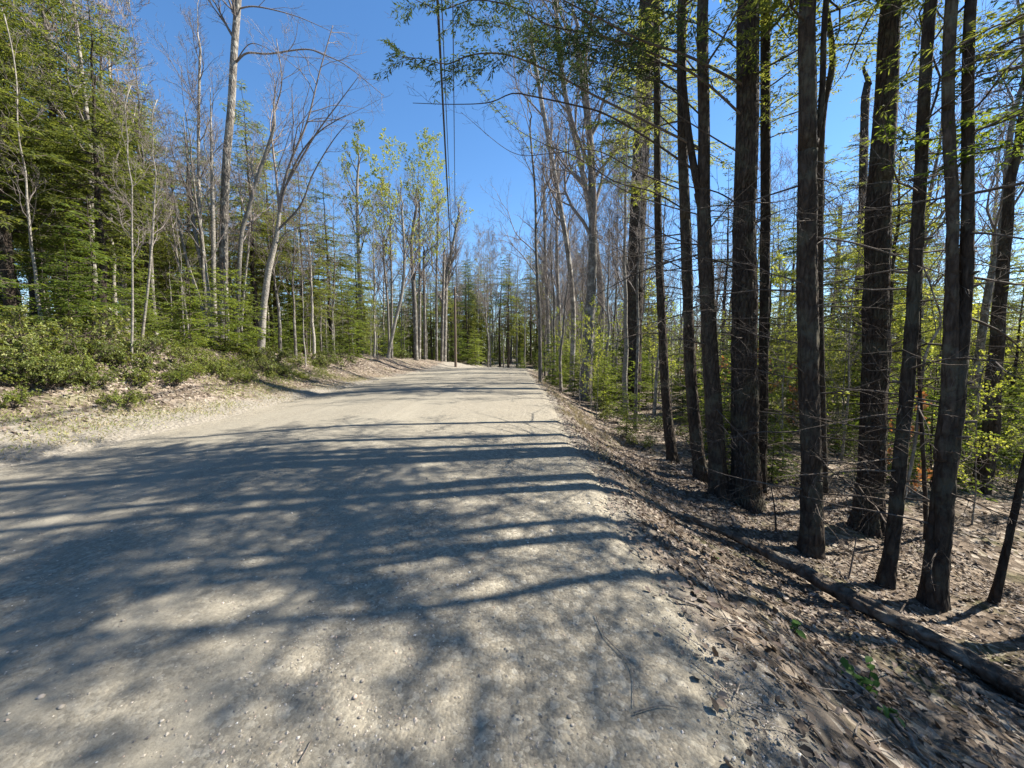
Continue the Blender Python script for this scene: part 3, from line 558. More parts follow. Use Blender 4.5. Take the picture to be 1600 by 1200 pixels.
for q, px_ in enumerate(([(336, 540, 7), (322, 450, 6), (304, 360, 5), (296, 280, 4)], [(337, 540, 7), (334, 450, 6), (333, 360, 6), (331, 260, 4)], [(334, 540, 6), (312, 470, 5), (290, 400, 4), (276, 330, 3)])):
    base = np.array(L3[0].location); fp = np.array([at(a, c, L3[4]) for a, c, w in px_]) - base; fp[0, 2] -= .2; rr_ = np.array([w * .5 * L3[4] / F for a, c, w in px_])
    ext = fp[-1] + (fp[-1] - fp[-2]) * 1.2; b = MB(); p, r = resample(np.vstack([fp, ext]), np.r_[rr_, .008], .2); tubes(b, p, r, 8); hardwood_crown(b, p, r, rngH, .45, 8, 5, 4, 2, .25); link('stem', b.mesh('stem', M['pale']), L3[0])
for seed, lab, pix, H, mat in (
    (44, 'grey lichen-mottled hardwood, left of a close pair behind laurel', [(178, 516, 13), (176, 430, 12), (172, 350, 11), (168, 250, 10)], 13, 'pale'),
    (45, 'grey lichen-mottled hardwood, right of a close pair behind laurel', [(198, 516, 15), (192, 430, 13), (184, 350, 12), (178, 200, 10)], 14, 'pale'),
    (46, 'thin upright sapling on the leafy bank near the laurel', [(206, 576, 5), (207, 500, 5), (207, 430, 4), (206, 330, 3)], 6.5, 'pale'),
    (47, 'thin kinked sapling slanting right on the leafy bank', [(222, 534, 6), (232, 440, 5), (238, 370, 5), (242, 300, 3)], 6, 'pale'),
    (48, 'slim sapling slanting left above green ground cover', [(296, 520, 5), (285, 450, 4), (275, 390, 4), (266, 330, 3)], 6, 'pale'),
    (49, 'pale leaning trunk between tallest maple and fan-shaped maple', [(366, 470, 9), (376, 380, 8), (388, 330, 8), (400, 285, 7), (425, 210, 6)], 11, 'pale'),
    (50, 'slim sapling pair-mate right of the tallest maple', [(375, 535, 5), (382, 450, 4), (388, 390, 4), (392, 320, 3)], 7, 'pale'),
    (51, 'white leaning birch above low dark laurel past the bank', [(606, 560, 6), (618, 500, 6), (628, 458, 6), (632, 400, 5), (628, 330, 4)], 13, 'pale'),
    (52, 'straight white stem rising left of the leaning birch', [(608, 540, 4), (606, 480, 4), (602, 430, 4), (598, 380, 3)], 12, 'pale'),
    (53, 'dark forked oak beyond the leaning white birch', [(650, 548, 8), (648, 480, 8), (645, 430, 7), (643, 380, 6), (650, 330, 5)], 14, 'grey'),
    (54, 'dark twin-limbed oak beside the utility pole', [(694, 552, 8), (696, 480, 7), (698, 430, 7), (706, 390, 5), (716, 340, 4)], 14, 'grey'),
    (55, 'thin grey trunk just left of the dark twin-limbed oak', [(690, 545, 5), (692, 480, 5), (694, 400, 4)], 13, 'grey'),
    (56, 'grey trunk dressed in green moss among the far oaks', [(664, 545, 5), (663, 460, 5), (662, 400, 4)], 13, 'grey')):
    bare_tree('sapling' if 'sapling' in lab else 'hardwood_tree', lab, pix, H, seed, mat, dict(HW, spread=.26, n1=10 if H < 8 else 13))
bare_tree('poplar_tree', 'slender poplar topped with bright yellow-green new leaves', [(564, 552, 9), (563, 470, 8), (560, 400, 7), (558, 300, 5), (560, 260, 4)], (198,), 61, 'pale', dict(first=.45, n1=15, n2=6, n3=5, n4=2, spread=.17, trop=.16, bn=13), False, 'bud', bs=.08)
for seed, lab, pix, top in ((62, 'round-crowned tree in pale spring leaf left of the overhead cables', [(655, 545, 5.5), (656, 450, 5), (655, 350, 3.5)], 238), (63, 'pale spring-leaf tree crowding the poplar with a lower crown', [(612, 548, 4.5), (612, 450, 4), (610, 360, 3)], 268),
                            (64, 'thin-crowned tree in pale spring leaf nearest the utility pole', [(682, 548, 4.5), (682, 450, 4), (684, 360, 3)], 262)):
    bare_tree('maple_tree', lab, pix, (top,), seed, 'grey', dict(first=.4, n1=16, n2=7, n3=5, n4=2, spread=.3, trop=.12, bn=14), False, 'bud', bs=.085)

# ------------------------------------------------------------------ prototypes for the rest of the wood
def proto_path(H, r0, rng, wob=.12, K=14, lean=.03):
    t = np.linspace(0, 1, K); w = np.cumsum(rng.normal(size=(K, 2)) * wob * H / 14 / 3, 0); w -= w[0]; l = rng.normal(size=2) * lean * H
    p = np.stack([w[:, 0] + l[0] * t, w[:, 1] + l[1] * t, -.3 + (H + .3) * t], 1); return p, np.maximum(r0 * (1 - t) ** 1.05 * (1 + .25 * np.exp(-t * 20)), .010)
def proto_hardwood(seed, H, r0, bark, label, group, name='hardwood_tree', **k):
    rng = np.random.default_rng(seed); root = thing(name, label, 'tree', (0, 0, 0), group); buds = k.pop('buds', None)
    p, r = proto_path(H, r0, rng, .16); b = MB(); q, s = resample(p, r, .5); tubes(b, q, s, 8, True); link('trunk', b.mesh('trunk', M[bark]), root)
    b = MB(); bd = MB() if buds else None; hardwood_crown(b, p, r, rng, buds=bd, **dict(dict(rmin=.006 if H > 8 else .004, first=.32, n1=13, n2=6, n3=5, n4=3, spread=.27), **k)); link('crown', b.mesh('crown', M['twig']), root)
    if buds: link('foliage', bd.mesh('foliage', M[buds], False), root)
    return root
def proto_conifer(seed, H, r0, zc, spread, label, group, name='hemlock_tree', fol='hemlock', bark='pine', dead=0, **k):
    rng = np.random.default_rng(seed); root = thing(name, label, 'tree', (0, 0, 0), group)
    p, r = proto_path(H, r0, rng, .07, 40, .015); b = MB(); tubes(b, p, r, 8, True); link('trunk', b.mesh('trunk', M[bark]), root)
    br = MB(); fo = MB(); conifer_crown(br, fo, p, r, rng, zc, spread, **dict(dict(per=5, step=.36, twigs=False), **k))
    for q in range(dead):
        z = .5 + (zc + 3.5 - .5) * rng.random(); i = np.searchsorted(p[:, 2], z); dead_branch(br, p[min(i, len(p) - 1)], rng.random() * 6.28, .6 + 1.3 * rng.random(), rng, .011, rng.normal() * .15, 4)
    link('crown', br.mesh('crown', M['deadtwig']), root); link('foliage', fo.mesh('foliage', M[fol], False), root); return root
GL = 'woods left of the road'; GR = 'woods right of the road'; GC = 'woods beyond the crest'
NOUN = {'h': ['slim dark hardwood', 'slim pale-barked red-budded hardwood', 'grey-barked bare hardwood', 'pale-barked bare hardwood', 'stout red-budded hardwood'], 'c': ['full skirted hemlock', 'full green hemlock', 'open-crowned hemlock', 'thin high-crowned hemlock'], 'd': ['dead-branched pine', 'ragged pine'],
        's': ['bushy young hemlock', 'young hemlock', 'feathery young hemlock'], 't': ['thin pale sapling', 'thin grey sapling', 'thin pale forked sapling'], 'b': ['copper-leaved young beech'], 'g': ['sapling in fresh yellow-green leaf', 'slight sapling in yellow-green leaf']}
KIND = {'h': 'hardwoods', 'c': 'hemlocks', 'd': 'pines', 's': 'young hemlocks', 't': 'saplings', 'b': 'copper-leaved beeches', 'g': 'leafing saplings'}
def describe(kind, v, x, y, side, s):
    size = 'short' if s < .75 else 'tall' if s > 1.05 else 'mid-sized'
    if side == 'C': return f'{size} {NOUN[kind][v]} beyond the road crest', f'{KIND[kind]} beyond the crest'
    e = float(xl(y)) - x if side == 'L' else x - float(xr(y)); dp = 'edging' if e < 5 else 'well inside' if e < 12 else 'deep in'
    if side == 'L': w = 'across from the dark pines' if y < 9 else 'around the tallest maple' if y < 20 else 'before the utility pole' if y < 36 else 'past the utility pole'
    else: w = 'behind the dark pines' if y < 8 else 'behind the grey oak' if y < 18 else 'along the sunlit road' if y < 36 else 'toward the crest'
    return f"{size} {NOUN[kind][v]} {dp} the {'left' if side == 'L' else 'right'} woods {w}", f"{KIND[kind]} in the {'left' if side == 'L' else 'right'} woods"
PROTO = {'h': [(proto_hardwood(101 + k, 13, .075 + .014 * k, ['grey', 'pale', 'grey', 'pale', 'grey'][k], 'x', 'x', n1=12 + k, n2=7, n3=6, n4=2, spread=.21 + .03 * k, trop=.13, buds=[None, 'redbud', None, None, 'redbud'][k], bs=.03), 13) for k in range(5)],
         'c': [(proto_conifer(111 + k, 13, .15, 1.6 + 1.2 * k, 3.1 - .25 * k, 'x', 'x', dead=26, shape=.7, per=4, step=.17, sl=.17, sw=.019, sp=.062, sp2=.12, L2=1.0, droop=.2, dens=[.52, .48, .5, .42][k]), 13) for k in range(4)],
         'd': [(proto_conifer(121 + k, 15, .17, 7.5, 2.4, 'x', 'x', name='pine_tree', fol='pineneedle', dead=34, dens=.6, sl=.2, sw=.022, sp=.09, sp2=.17, L2=.7), 15) for k in range(2)],
         's': [(proto_conifer(131 + k, 3.2, .028, .18, 1.35, 'x', 'x', fol='hemlock_lit', step=.17, per=5, sl=.10, sw=.015, sp=.05, sp2=.09, L2=.55, bare=.1, shape=.75), 3.2) for k in range(3)],
         't': [(proto_hardwood(141 + k, 6, .035, ['pale', 'grey', 'pale'][k], 'x', 'x', 'bare_sapling', first=.25, n1=10, n2=5, n3=4, n4=2, spread=.22), 6) for k in range(3)],
         'g': [(proto_hardwood(161 + k, 4.5, .026, 'grey', 'x', 'x', 'leafing_sapling', first=.2, n1=12, n2=5, n3=4, n4=0, spread=.26, buds='bud', bs=.06, bn=4), 4.5) for k in range(2)],
         'b': [(proto_hardwood(151, 2.6, .018, 'grey', 'x', 'x', 'beech_sapling', first=.15, n1=11, n2=5, n3=3, n4=0, spread=.34, buds='copper', bs=.085, bn=2), 2.6)]}
used = {}
def put(kind, v, x, y, side, s, rz):
    root, H = PROTO[kind][v]; lab, grp = describe(kind, v, x, y, side, s); loc = (x, y, float(height(x, y, True)) - .03)
    if (kind, v) not in used: used[(kind, v)] = 1; o = root; o.location = loc; o.rotation_euler = (0, 0, rz); o.scale = (s, s, s)
    else: o = copy_tree(root, loc, rz, s)
    o['label'] = lab; o['group'] = grp; return o
HEROES = [(o.location.x, o.location.y) for o in bpy.data.objects if o.get('category') == 'tree' and o.location.length > .1]
taken = list(HEROES)
SKY_C = ([-900, 120, 200, 240, 300, 340, 375, 410, 440, 480, 520, 550, 590, 640, 700, 730, 760, 790, 815, 840, 900, 1000, 2500], [-900, -300, 20, 135, 170, 250, 190, 150, 205, 255, 262, 310, 400, 420, 420, 400, 395, 400, 300, 240, 160, -100, -900])
SKY_H = ([-900, 230, 300, 400, 470, 540, 600, 650, 700, 740, 770, 790, 810, 850, 900, 2500], [-900, -500, 40, 150, 240, 270, 280, 270, 290, 355, 365, 340, 220, 0, -300, -900])
def try_put(kind, x, y, side, rng, mind, smin, smax, chk=True):
    if any((x - a) ** 2 + (y - c) ** 2 < mind * mind for a, c in taken): return False
    if side == 'R' and kind in 'cds' and 6.3 < x < 17 and abs((y - 5) - .27 * (x - 6)) < 1.25: return False      # a gap that lets sun down to the leaf litter
    v = int(rng.integers(len(PROTO[kind]))); H = PROTO[kind][v][1]; s = smin + (smax - smin) * rng.random()
    if chk and y > 2:
        z = float(height(x, y, True)); px, _ = project((x, y, z + 3)); hw = (2.2 if kind in 'hd' else 1.0) * F / y
        S = SKY_C if kind in 'cd' else SKY_H; lim = max(np.interp(q, *S) for q in (px - hw * .6, px, px + hw * .6))
        hm = at(px, lim, y)[2] - z; s = min(s, hm / H)
        if s < smin * .45: return False
    put(kind, v, x, y, side, s, rng.random() * 6.28); taken.append((x, y)); return True
rs = np.random.default_rng(5)
def region(n, xs, ys, kinds, side, mind, scale, cond=None, tries=40):
    c = 0; t = 0; names = [k for k, w in kinds]; w = np.array([w for k, w in kinds], float); w /= w.sum()
    while c < n and t < n * tries:
        t += 1; x = xs[0] + (xs[1] - xs[0]) * rs.random(); y = ys[0] + (ys[1] - ys[0]) * rs.random()
        if x > xl(y) - 2.6 and x < xr(y) + 1.3: continue
        if cond and not cond(x, y): continue
        k = str(rs.choice(names, p=w)); a, d = scale.get(k, (.8, 1.2)); c += try_put(k, x, y, side, rs, mind, a, d)
SC = {'h': (.75, 1.2), 'c': (.75, 1.25), 'd': (.85, 1.15), 's': (.4, 1.1), 't': (.6, 1.3), 'b': (.5, 1.1)}
inview = lambda x, y: abs(x) < 1.38 * y + 3
# placed conifers that shape the skyline
def conifer_at(px, py_top, x, v, side='L', kind='c'):
    y = x / ((px - CX) / F); z = float(height(x, y, True)); H = at(px, py_top, y)[2] - z; put(kind, v, x, y, side, H / PROTO[kind][v][1], rs.random() * 6.28); taken.append((x, y))
for a in ((30, -330, -14.5, 0), (-60, -300, -13.2, 1), (120, -190, -15.5, 0), (185, -40, -16.5, 1), (245, 120, -17, 0), (300, 175, -15.5, 1), (405, 135, -13.5, 2), (478, 250, -12.6, 0), (522, 258, -12.2, 1), (440, 205, -14, 1), (60, -60, -18.5, 1), (-140, -250, -16, 0)): conifer_at(*a)
region(22, (-24, -11.5), (7, 16), [('h', 4), ('c', 3), ('t', 4)], 'L', 1.3, SC, inview)
region(64, (-34, -10.8), (12, 34), [('h', 5), ('c', 5), ('t', 3), ('d', .8)], 'L', 1.4, SC, inview)
region(60, (-24, -9.8), (8, 42), [('s', 6), ('t', 1.5)], 'L', 1.0, {'s': (.5, 1.5), 't': (.6, 1.2)}, inview)
region(56, (-50, -10.5), (34, 70), [('h', 4), ('c', 5), ('d', 1)], 'L', 1.8, SC, inview)
region(34, (-15.5, -10.6), (5, 30), [('s', 3), ('h', 1.5), ('t', 3)], 'L', .9, {'s': (.5, 1.3), 'h': (.7, 1.0), 't': (.6, 1.2)}, inview)
# beyond the crest
offroad = lambda x, y: not (xl(y) - 2 < x < xr(y) + 2)
region(20, (-14, 10), (52, 66), [('h', 5), ('c', 3), ('d', 2), ('s', 3)], 'C', 1.5, {'h': (1.0, 1.6), 'c': (.8, 1.5), 'd': (1, 1.5), 's': (.8, 1.8)}, offroad)
region(90, (-24, 24), (56, 92), [('h', 6), ('c', 3.5), ('d', 1.5)], 'C', 1.3, {'h': (1.3, 2.0), 'c': (1.0, 1.8), 'd': (1.1, 1.8)}, offroad)
region(44, (-18, 18), (50, 76), [('s', 1)], 'C', 1.2, {'s': (1.0, 2.2)}, offroad)
# right: the shade givers stand where the sun comes from, the sunlit stretch of road is flanked by bare hardwoods
shade = lambda x, y: y - .27 * x < 7.4
region(5, (5.2, 13), (1.5, 11), [('c', .8), ('d', 1.6)], 'R', 2.4, {'c': (.85, 1.1), 'd': (.85, 1.1)}, lambda x, y: shade(x, y) and y > .5)
region(6, (5, 18), (-7, 3), [('c', .8), ('d', 1)], 'R', 2.6, {'c': (.8, 1.1), 'd': (.85, 1.1)}, lambda x, y: not inview(x, y) and not (x < 7 and y > -2))
for x_, y_, v_, s_ in ((6.9, 2.6, 1, .85), (10.5, 1.2, 3, 1.05)): put('c', v_, x_, y_, 'R', s_, rs.random() * 6.28); taken.append((x_, y_))
region(26, (7, 34), (5, 30), [('h', 4), ('t', 2), ('d', 1.2)], 'R', 1.7, SC, lambda x, y: inview(x, y))
region(10, (7.5, 20), (7, 17), [('c', 1)], 'R', 2.0, {'c': (.42, .72)}, lambda x, y: inview(x, y) and y - .27 * x < 10)
region(64, (2.8, 26), (11, 60), [('h', 5), ('t', 2)], 'R', 1.5, SC, lambda x, y: not shade(x, y))
region(26, (9.5, 30), (9, 30), [('c', 1)], 'R', 1.6, {'c': (.4, .75)}, lambda x, y: inview(x, y) and x > .3 * y + 6)
region(60, (14, 62), (16, 75), [('h', 3.2), ('c', 2), ('d', .8)], 'R', 2.0, {'h': (.6, 1.0), 'c': (.45, .9), 'd': (.6, .9)}, lambda x, y: inview(x, y))
region(110, (5.5, 40), (4.5, 40), [('s', 6), ('t', 1.5), ('b', 1.2)], 'R', 1.0, {'s': (.45, 1.5), 't': (.5, 1), 'b': (.5, 1.1)}, lambda x, y: inview(x, y) and x > .2 * y + 3.6)
region(34, (2.7, 8), (13, 46), [('s', 4), ('g', 2), ('c', 1)], 'R', .9, {'s': (.5, 1.5), 'g': (.6, 1.3), 'c': (.3, .5)})
region(18, (2.7, 7), (13, 42), [('h', 1)], 'R', 1.2, {'h': (.8, 1.25)})
region(46, (5, 34), (5, 34), [('g', 1)], 'R', .9, {'g': (.5, 1.2)}, lambda x, y: inview(x, y) and x > .2 * y + 3.4)
region(22, (-20, -10.2), (6, 36), [('g', 1)], 'L', .9, {'g': (.5, 1.1)}, inview)
region(46, (5, 18), (4.2, 17), [('s', 6), ('g', 1), ('b', .6)], 'R', .8, {'s': (.35, 1.0), 'g': (.5, .9), 'b': (.5, 1)}, lambda x, y: inview(x, y) and x > .2 * y + 3.4)
region(16, (2.9, 9), (11, 40), [('s', 5), ('b', 1)], 'R', 1.4, {'s': (.5, 1.1), 'b': (.5, 1)})
for (px, py, s, v) in ((975, 640, 1.15, 0), (945, 632, .8, 1), (890, 606, .9, 2), (1010, 640, .7, 1)):
    g = on_ground(px, py); o = put('s', v, g[0], g[1], 'R', s, rs.random() * 6.28); taken.append((g[0], g[1]))
for (k, v), _ in [((k, v), 0) for k in PROTO for v in range(len(PROTO[k]))]:
    if (k, v) not in used:
        for ch in list(PROTO[k][v][0].children): bpy.data.objects.remove(ch)
        bpy.data.objects.remove(PROTO[k][v][0])

# far-off wood that closes the view, one mass
rf = np.random.default_rng(900); fb = MB(); tb = MB()
for (n, x0, x1, y0, y1) in ((340, -130, -30, 55, 150), (380, 45, 150, 25, 130), (460, -60, 60, 80, 130)):
    x = x0 + (x1 - x0) * rf.random(n); y = y0 + (y1 - y0) * rf.random(n); z = height(x, y, True); h = 6 + 9 * rf.random(n); m = 60; t = rf.random((n, m)) ** 1.25
    a = rf.random((n, m)) * 6.28; rad = (1 - t) ** .7 * 2.6 * np.sqrt(rf.random((n, m))); P = np.stack([x[:, None] + np.cos(a) * rad, y[:, None] + np.sin(a) * rad, z[:, None] + h[:, None] * t], -1).reshape(-1, 3)
    d = unit(np.stack([np.cos(a), np.sin(a), .2 * rf.normal(size=a.shape)], -1).reshape(-1, 3)); S = unit(np.cross(d, UP + .5 * rf.normal(size=d.shape))); l = .6 + .6 * rf.random(len(P)); rhombi(fb, P, d, S, l, l * .17, .2)
    q = np.stack([np.stack([x, y, z - .3], 1), np.stack([x, y, z + h], 1)], 1); tubes(tb, q, np.tile([.12, .02], (n, 1)), 5, False)
    x = x0 + (x1 - x0) * rf.random(n); y = y0 + (y1 - y0) * rf.random(n); z = height(x, y, True); q = np.stack([np.stack([x, y, z - .3], 1), np.stack([x + rf.normal(size=n) * .5, y, z + 8 + 6 * rf.random(n)], 1)], 1); tubes(tb, q, np.tile([.13, .02], (n, 1)), 5, False)
    P, D, L, t = fan(q, 12, rf, .4, 1, (.4, .8), (.9, 1.4), np.full(n, 3.0)); p2 = grow(P, D, L, 2, rf, .15, .1); tubes(tb, p2, np.tile([.04, .028, .012], (len(p2), 1)), 3, False)
tag(link('distant_foliage', fb.mesh('distant_foliage', M['hemlock'], False)), 'green crowns of the far-off wood closing the view', 'woods', None, 'stuff')
tag(link('distant_trunks', tb.mesh('distant_trunks', M['grey'])), 'bare trunks and limbs of the far-off wood', 'woods', None, 'stuff')

# ------------------------------------------------------------------ shrubs, plants
def laurel(seed, label, r, h, n, nl=7, mat='laurel', ll=.075):
    rng = np.random.default_rng(seed); root = thing('laurel_shrub', label, 'shrub'); b = MB(); f = MB()
    az = rng.random(n) * 6.28; D = unit(np.stack([np.cos(az), np.sin(az), .7 + rng.random(n)], 1)); P = np.stack([np.cos(az) * .08, np.sin(az) * .08, np.full(n, -.05)], 1); L = np.full(n, math.hypot(r, h) * .62) * (.7 + .5 * rng.random(n))
    p = grow(P, D, L, 5, rng, .2, .02); tubes(b, p, .013 * np.linspace(1, .45, 6) * np.ones((n, 1)), 5, False)
    P, D, l, t = fan(p, 6, rng, .3, 1, (.4, 1), (.35, .6), L); p2 = grow(P, D, l, 3, rng, .2, .05); tubes(b, p2, .005 * np.linspace(1, .6, 4) * np.ones((len(p2), 1)), 4, False)
    P, D, l, t = fan(p2, 4, rng, .35, 1, (.4, 1), (.4, .7), l); p3 = grow(P, D, l, 2, rng, .15, .1); tubes(b, p3, np.full((len(p3), 3), .003), 3, False)
    tip = np.repeat(p3[:, -1], nl, 0); ax = np.repeat(unit(p3[:, -1] - p3[:, -2]), nl, 0); d = unit(np.cross(ax, rng.normal(size=ax.shape)) + ax * (.25 + .5 * rng.random((len(ax), 1)))); s = ll * (.65 + .6 * rng.random(len(d)))
    leaves(f, tip, d, unit(UP + .5 * rng.normal(size=d.shape)), s, s * .19, .2, .2)
    link('stem', b.mesh('stem', M['deadtwig']), root); link('foliage', f.mesh('foliage', M[mat], False), root); return root
SH = [laurel(201, 'x', .9, 1.1, 9), laurel(202, 'x', .7, .7, 8), laurel(203, 'x', .55, .38, 8, 6, 'herb', .06), laurel(204, 'x', .9, .55, 11, 6, 'laurel', .065)]
su = set()
def shrub(v, x, y, s, label, group):
    loc = (x, y, float(height(x, y, True)) - .02); rz = rs.random() * 6.28
    if v in su: o = copy_tree(SH[v], loc, rz, s)
    else: su.add(v); o = SH[v]; o.location = loc; o.rotation_euler = (0, 0, rz); o.scale = (s, s, s)
    o['label'] = label
    if group: o['group'] = group
for (px, py, v, s, lab) in ((60, 545, 0, 1.0, 'large glossy laurel at the left end of the bank'), (135, 535, 0, 1.0, 'tall leafy laurel in front of the close hardwood pair'), (10, 570, 1, .9, 'dense laurel at the bank foot before the large glossy one'), (430, 565, 1, 1.0, 'laurel mound at the foot of the fan-shaped maple'), (535, 572, 1, 1.2, 'dark laurel below the slender poplar'), (505, 570, 3, 1.1, 'spreading laurel hanging over the orange cut bank'),
                            (625, 560, 1, 1.5, 'wide dark laurel around the leaning white birch'), (722, 566, 1, 1.7, 'bright round bush right of the utility pole'), (690, 562, 3, 1.5, 'low bush at the utility pole foot')):
    g = on_ground(px, py); shrub(v, g[0], g[1], s, lab, None)
for k in range(95):
    t = rs.random(); px = 5 + 500 * rs.random(); py = 548 + 62 * rs.random() * (1 - .25 * px / 500); g = on_ground(px, py)
    if g[0] > xl(g[1]) - 1.6: continue
    v = int(rs.choice([2, 2, 2, 3, 1])); shrub(v, g[0], g[1], (.45 + .5 * rs.random()), 'low leafy shrub sprawling on the left bank', 'low shrubs on the left bank')
for (px, py, v, s, lab) in ((960, 655, 1, .9, 'leafy laurel under the young hemlocks at the right bank'), (1000, 700, 3, .6, 'small leafy shrub beside the gold-lit thin pine'), (940, 640, 1, .7, 'leafy laurel nearest the grey oak')):
    g = on_ground(px, py); shrub(v, g[0], g[1], s, lab, None)
for k in range(30):
    x = 5 + 12 * rs.random(); y = 3 + 14 * rs.random()
    if inview(x, y) and not any((x - a) ** 2 + (y - c) ** 2 < .35 for a, c in HEROES): shrub(int(rs.choice([1, 3])), x, y, .4 + .5 * rs.random(), 'low green laurel on the right forest floor', 'laurels on the right forest floor')
# bright patch of herbs on the left verge
for (px, py, s, lab) in ((185, 636, .8, 'bright green herb patch alone on the sunny left verge'), (215, 628, .55, 'smaller herb tuft touching the bright green verge patch'), (20, 634, .7, 'yellow-green herb patch at the verge before the dense laurel'), (350, 590, .9, 'green herb patch at the bank foot under the tallest maple'), (300, 588, .8, 'green herb patch under the fanning pale stems')):
    g = on_ground(px, py); shrub(2, g[0], g[1], s, lab, None)
# seedlings on the near right bank, every leaf a part
def seedling(px, py, n, h, ll, label, seed):
    rng = np.random.default_rng(seed); g = on_ground(px, py); g[2] = height(g[0], g[1], True); root = thing('seedling', label, 'seedling', g); b = MB(); ends = []
    for k in range(max(2, n // 4)):
        az = rng.random() * 6.28; p = grow(np.array([[0, 0, -.03]]), unit(np.array([[math.cos(az) * .7, math.sin(az) * .7, 1]])), np.array([h * (.7 + .5 * rng.random())]), 5, rng, .12, 0); tubes(b, p, np.linspace(.0035, .0015, 6)[None], 5, False); ends.append(p[0])
    link('stem', b.mesh('stem', M['seedling']), root)
    for k in range(n):
        e = ends[k % len(ends)]; q = e[2 + (k // len(ends)) % 4]; f = MB(); az = rng.random() * 6.28; d = unit(np.array([[math.cos(az), math.sin(az), .25 * rng.normal()]])); s = ll * (.7 + .6 * rng.random())
        leaves(f, q[None], d, unit(UP[None] + .25 * rng.normal(size=(1, 3))), [s], [s * .3], .15, .25); link('leaf', f.mesh('leaf', M['seedling']), root)
seedling(1352, 1075, 22, .20, .085, 'bright green leafy seedling clump below the fallen log', 301)
seedling(1238, 985, 12, .14, .06, 'small pale seedling between road edge and fallen log', 302)
seedling(1120, 875, 8, .08, .04, 'tiny seedling by the upper end of the fallen log', 303)
seedling(1395, 1120, 9, .14, .06, 'little seedling just downhill of the bright green clump', 304)

# ------------------------------------------------------------------ fallen wood
def ground_line(pix, lift): 
    out = []
    for px, py in pix:
        g = on_ground(px, py); g[2] = max(height(g[0], g[1], True), road_z(g[0], g[1]) + .006 if g[0] < 1.35 else -9) + lift; out.append(g)
    return np.array(out)
P = ground_line([(1068, 812), (1140, 850), (1240, 905), (1350, 962), (1450, 1012), (1560, 1075), (1680, 1150)], .06)
P[:, 2] = np.interp(np.linspace(0, 1, 7), [0, 1], [P[0, 2], P[-1, 2]]) * .45 + P[:, 2] * .55
b = MB(); p, r = resample(P - P[0], np.array([.03, .05, .068, .08, .074, .09, .085]), .03); p[2:-2] += .012 * np.stack([fbm(np.arange(len(p) - 4) * .12, np.full(len(p) - 4, q * 9.), 5, 2) for q in range(3)], 1); tubes(b, p, r, 36, True, .30, 91); root = thing('fallen_log', 'long rotting fallen log lying down the right bank', 'log', P[0]); link('trunk', b.mesh('trunk', M['log']), root)
for k, (i, az, L) in enumerate(((40, 2.2, .22), (70, .6, .3), (25, 1.0, .2))):
    b = MB(); dead_branch(b, p[min(i, len(p) - 1)], az, L, rngH, .011, .5, 0, 4); link('branch_stub', b.mesh('branch_stub', M['log']), root)
def stick(pix, r0, label, lift=.012, name='fallen_stick', group=None):
    P = ground_line(pix, lift); p, r = resample(P - P[0], np.linspace(r0, r0 * .5, len(P)), .05); p[1:-1] += rngH.normal(size=p[1:-1].shape) * r0 * .25; b = MB(); tubes(b, p, r, 7); return tag(link(name, b.mesh(name, M['stick']), None, P[0]), label, 'stick', group)
stick([(1296, 1030), (1340, 1075), (1400, 1130), (1455, 1205)], .016, 'long grey stick running downhill past the green seedling clump')
stick([(1500, 1075), (1560, 1098), (1625, 1140)], .035, 'thick dark broken branch below the lower end of the log', .02)
stick([(1045, 935), (1090, 950), (1120, 968)], .010, 'short dark stick on the gravel shoulder')
stick([(930, 965), (945, 1000), (985, 1045), (990, 1110)], .0032, 'thin crooked twig on the gravel near the shoulder')
stick([(990, 1120), (1030, 1108), (1060, 1112)], .003, 'slim bent twig lying across the gravel margin')
stick([(1090, 880), (1108, 905), (1125, 940)], .008, 'pale thin stick below the log’s upper end'.replace('’s', ' at its'))
stick([(470, 1195), (478, 1180), (488, 1162)], .003, 'tiny dark twig on the open gravel')
stick([(1190, 965), (1235, 1000), (1262, 1035)], .009, 'brown stick beside the small pale seedling')
stick([(1080, 1040), (1135, 1085), (1150, 1130)], .003, 'curved grey twig half buried in shoulder gravel')
def stub(px, py, px2, py2, r0, label):
    g = on_ground(px, py); q = at(px2, py2, g[1]); b = MB(); p, r = resample(np.array([g - [0, 0, .1], (g + q) / 2 + [.01, 0, 0], q]) - g, np.array([r0, r0 * .8, r0 * .5]), .05); tubes(b, p, r, 8, True, .1, 4); tag(link('dead_stub', b.mesh('dead_stub', M['deadtwig']), None, g), label, 'stub')
stub(1214, 832, 1205, 762, .014, 'dark broken stub standing upright beside the thick black pine')
stub(1324, 905, 1338, 840, .010, 'thin dead stub beside the slim leaning pine')
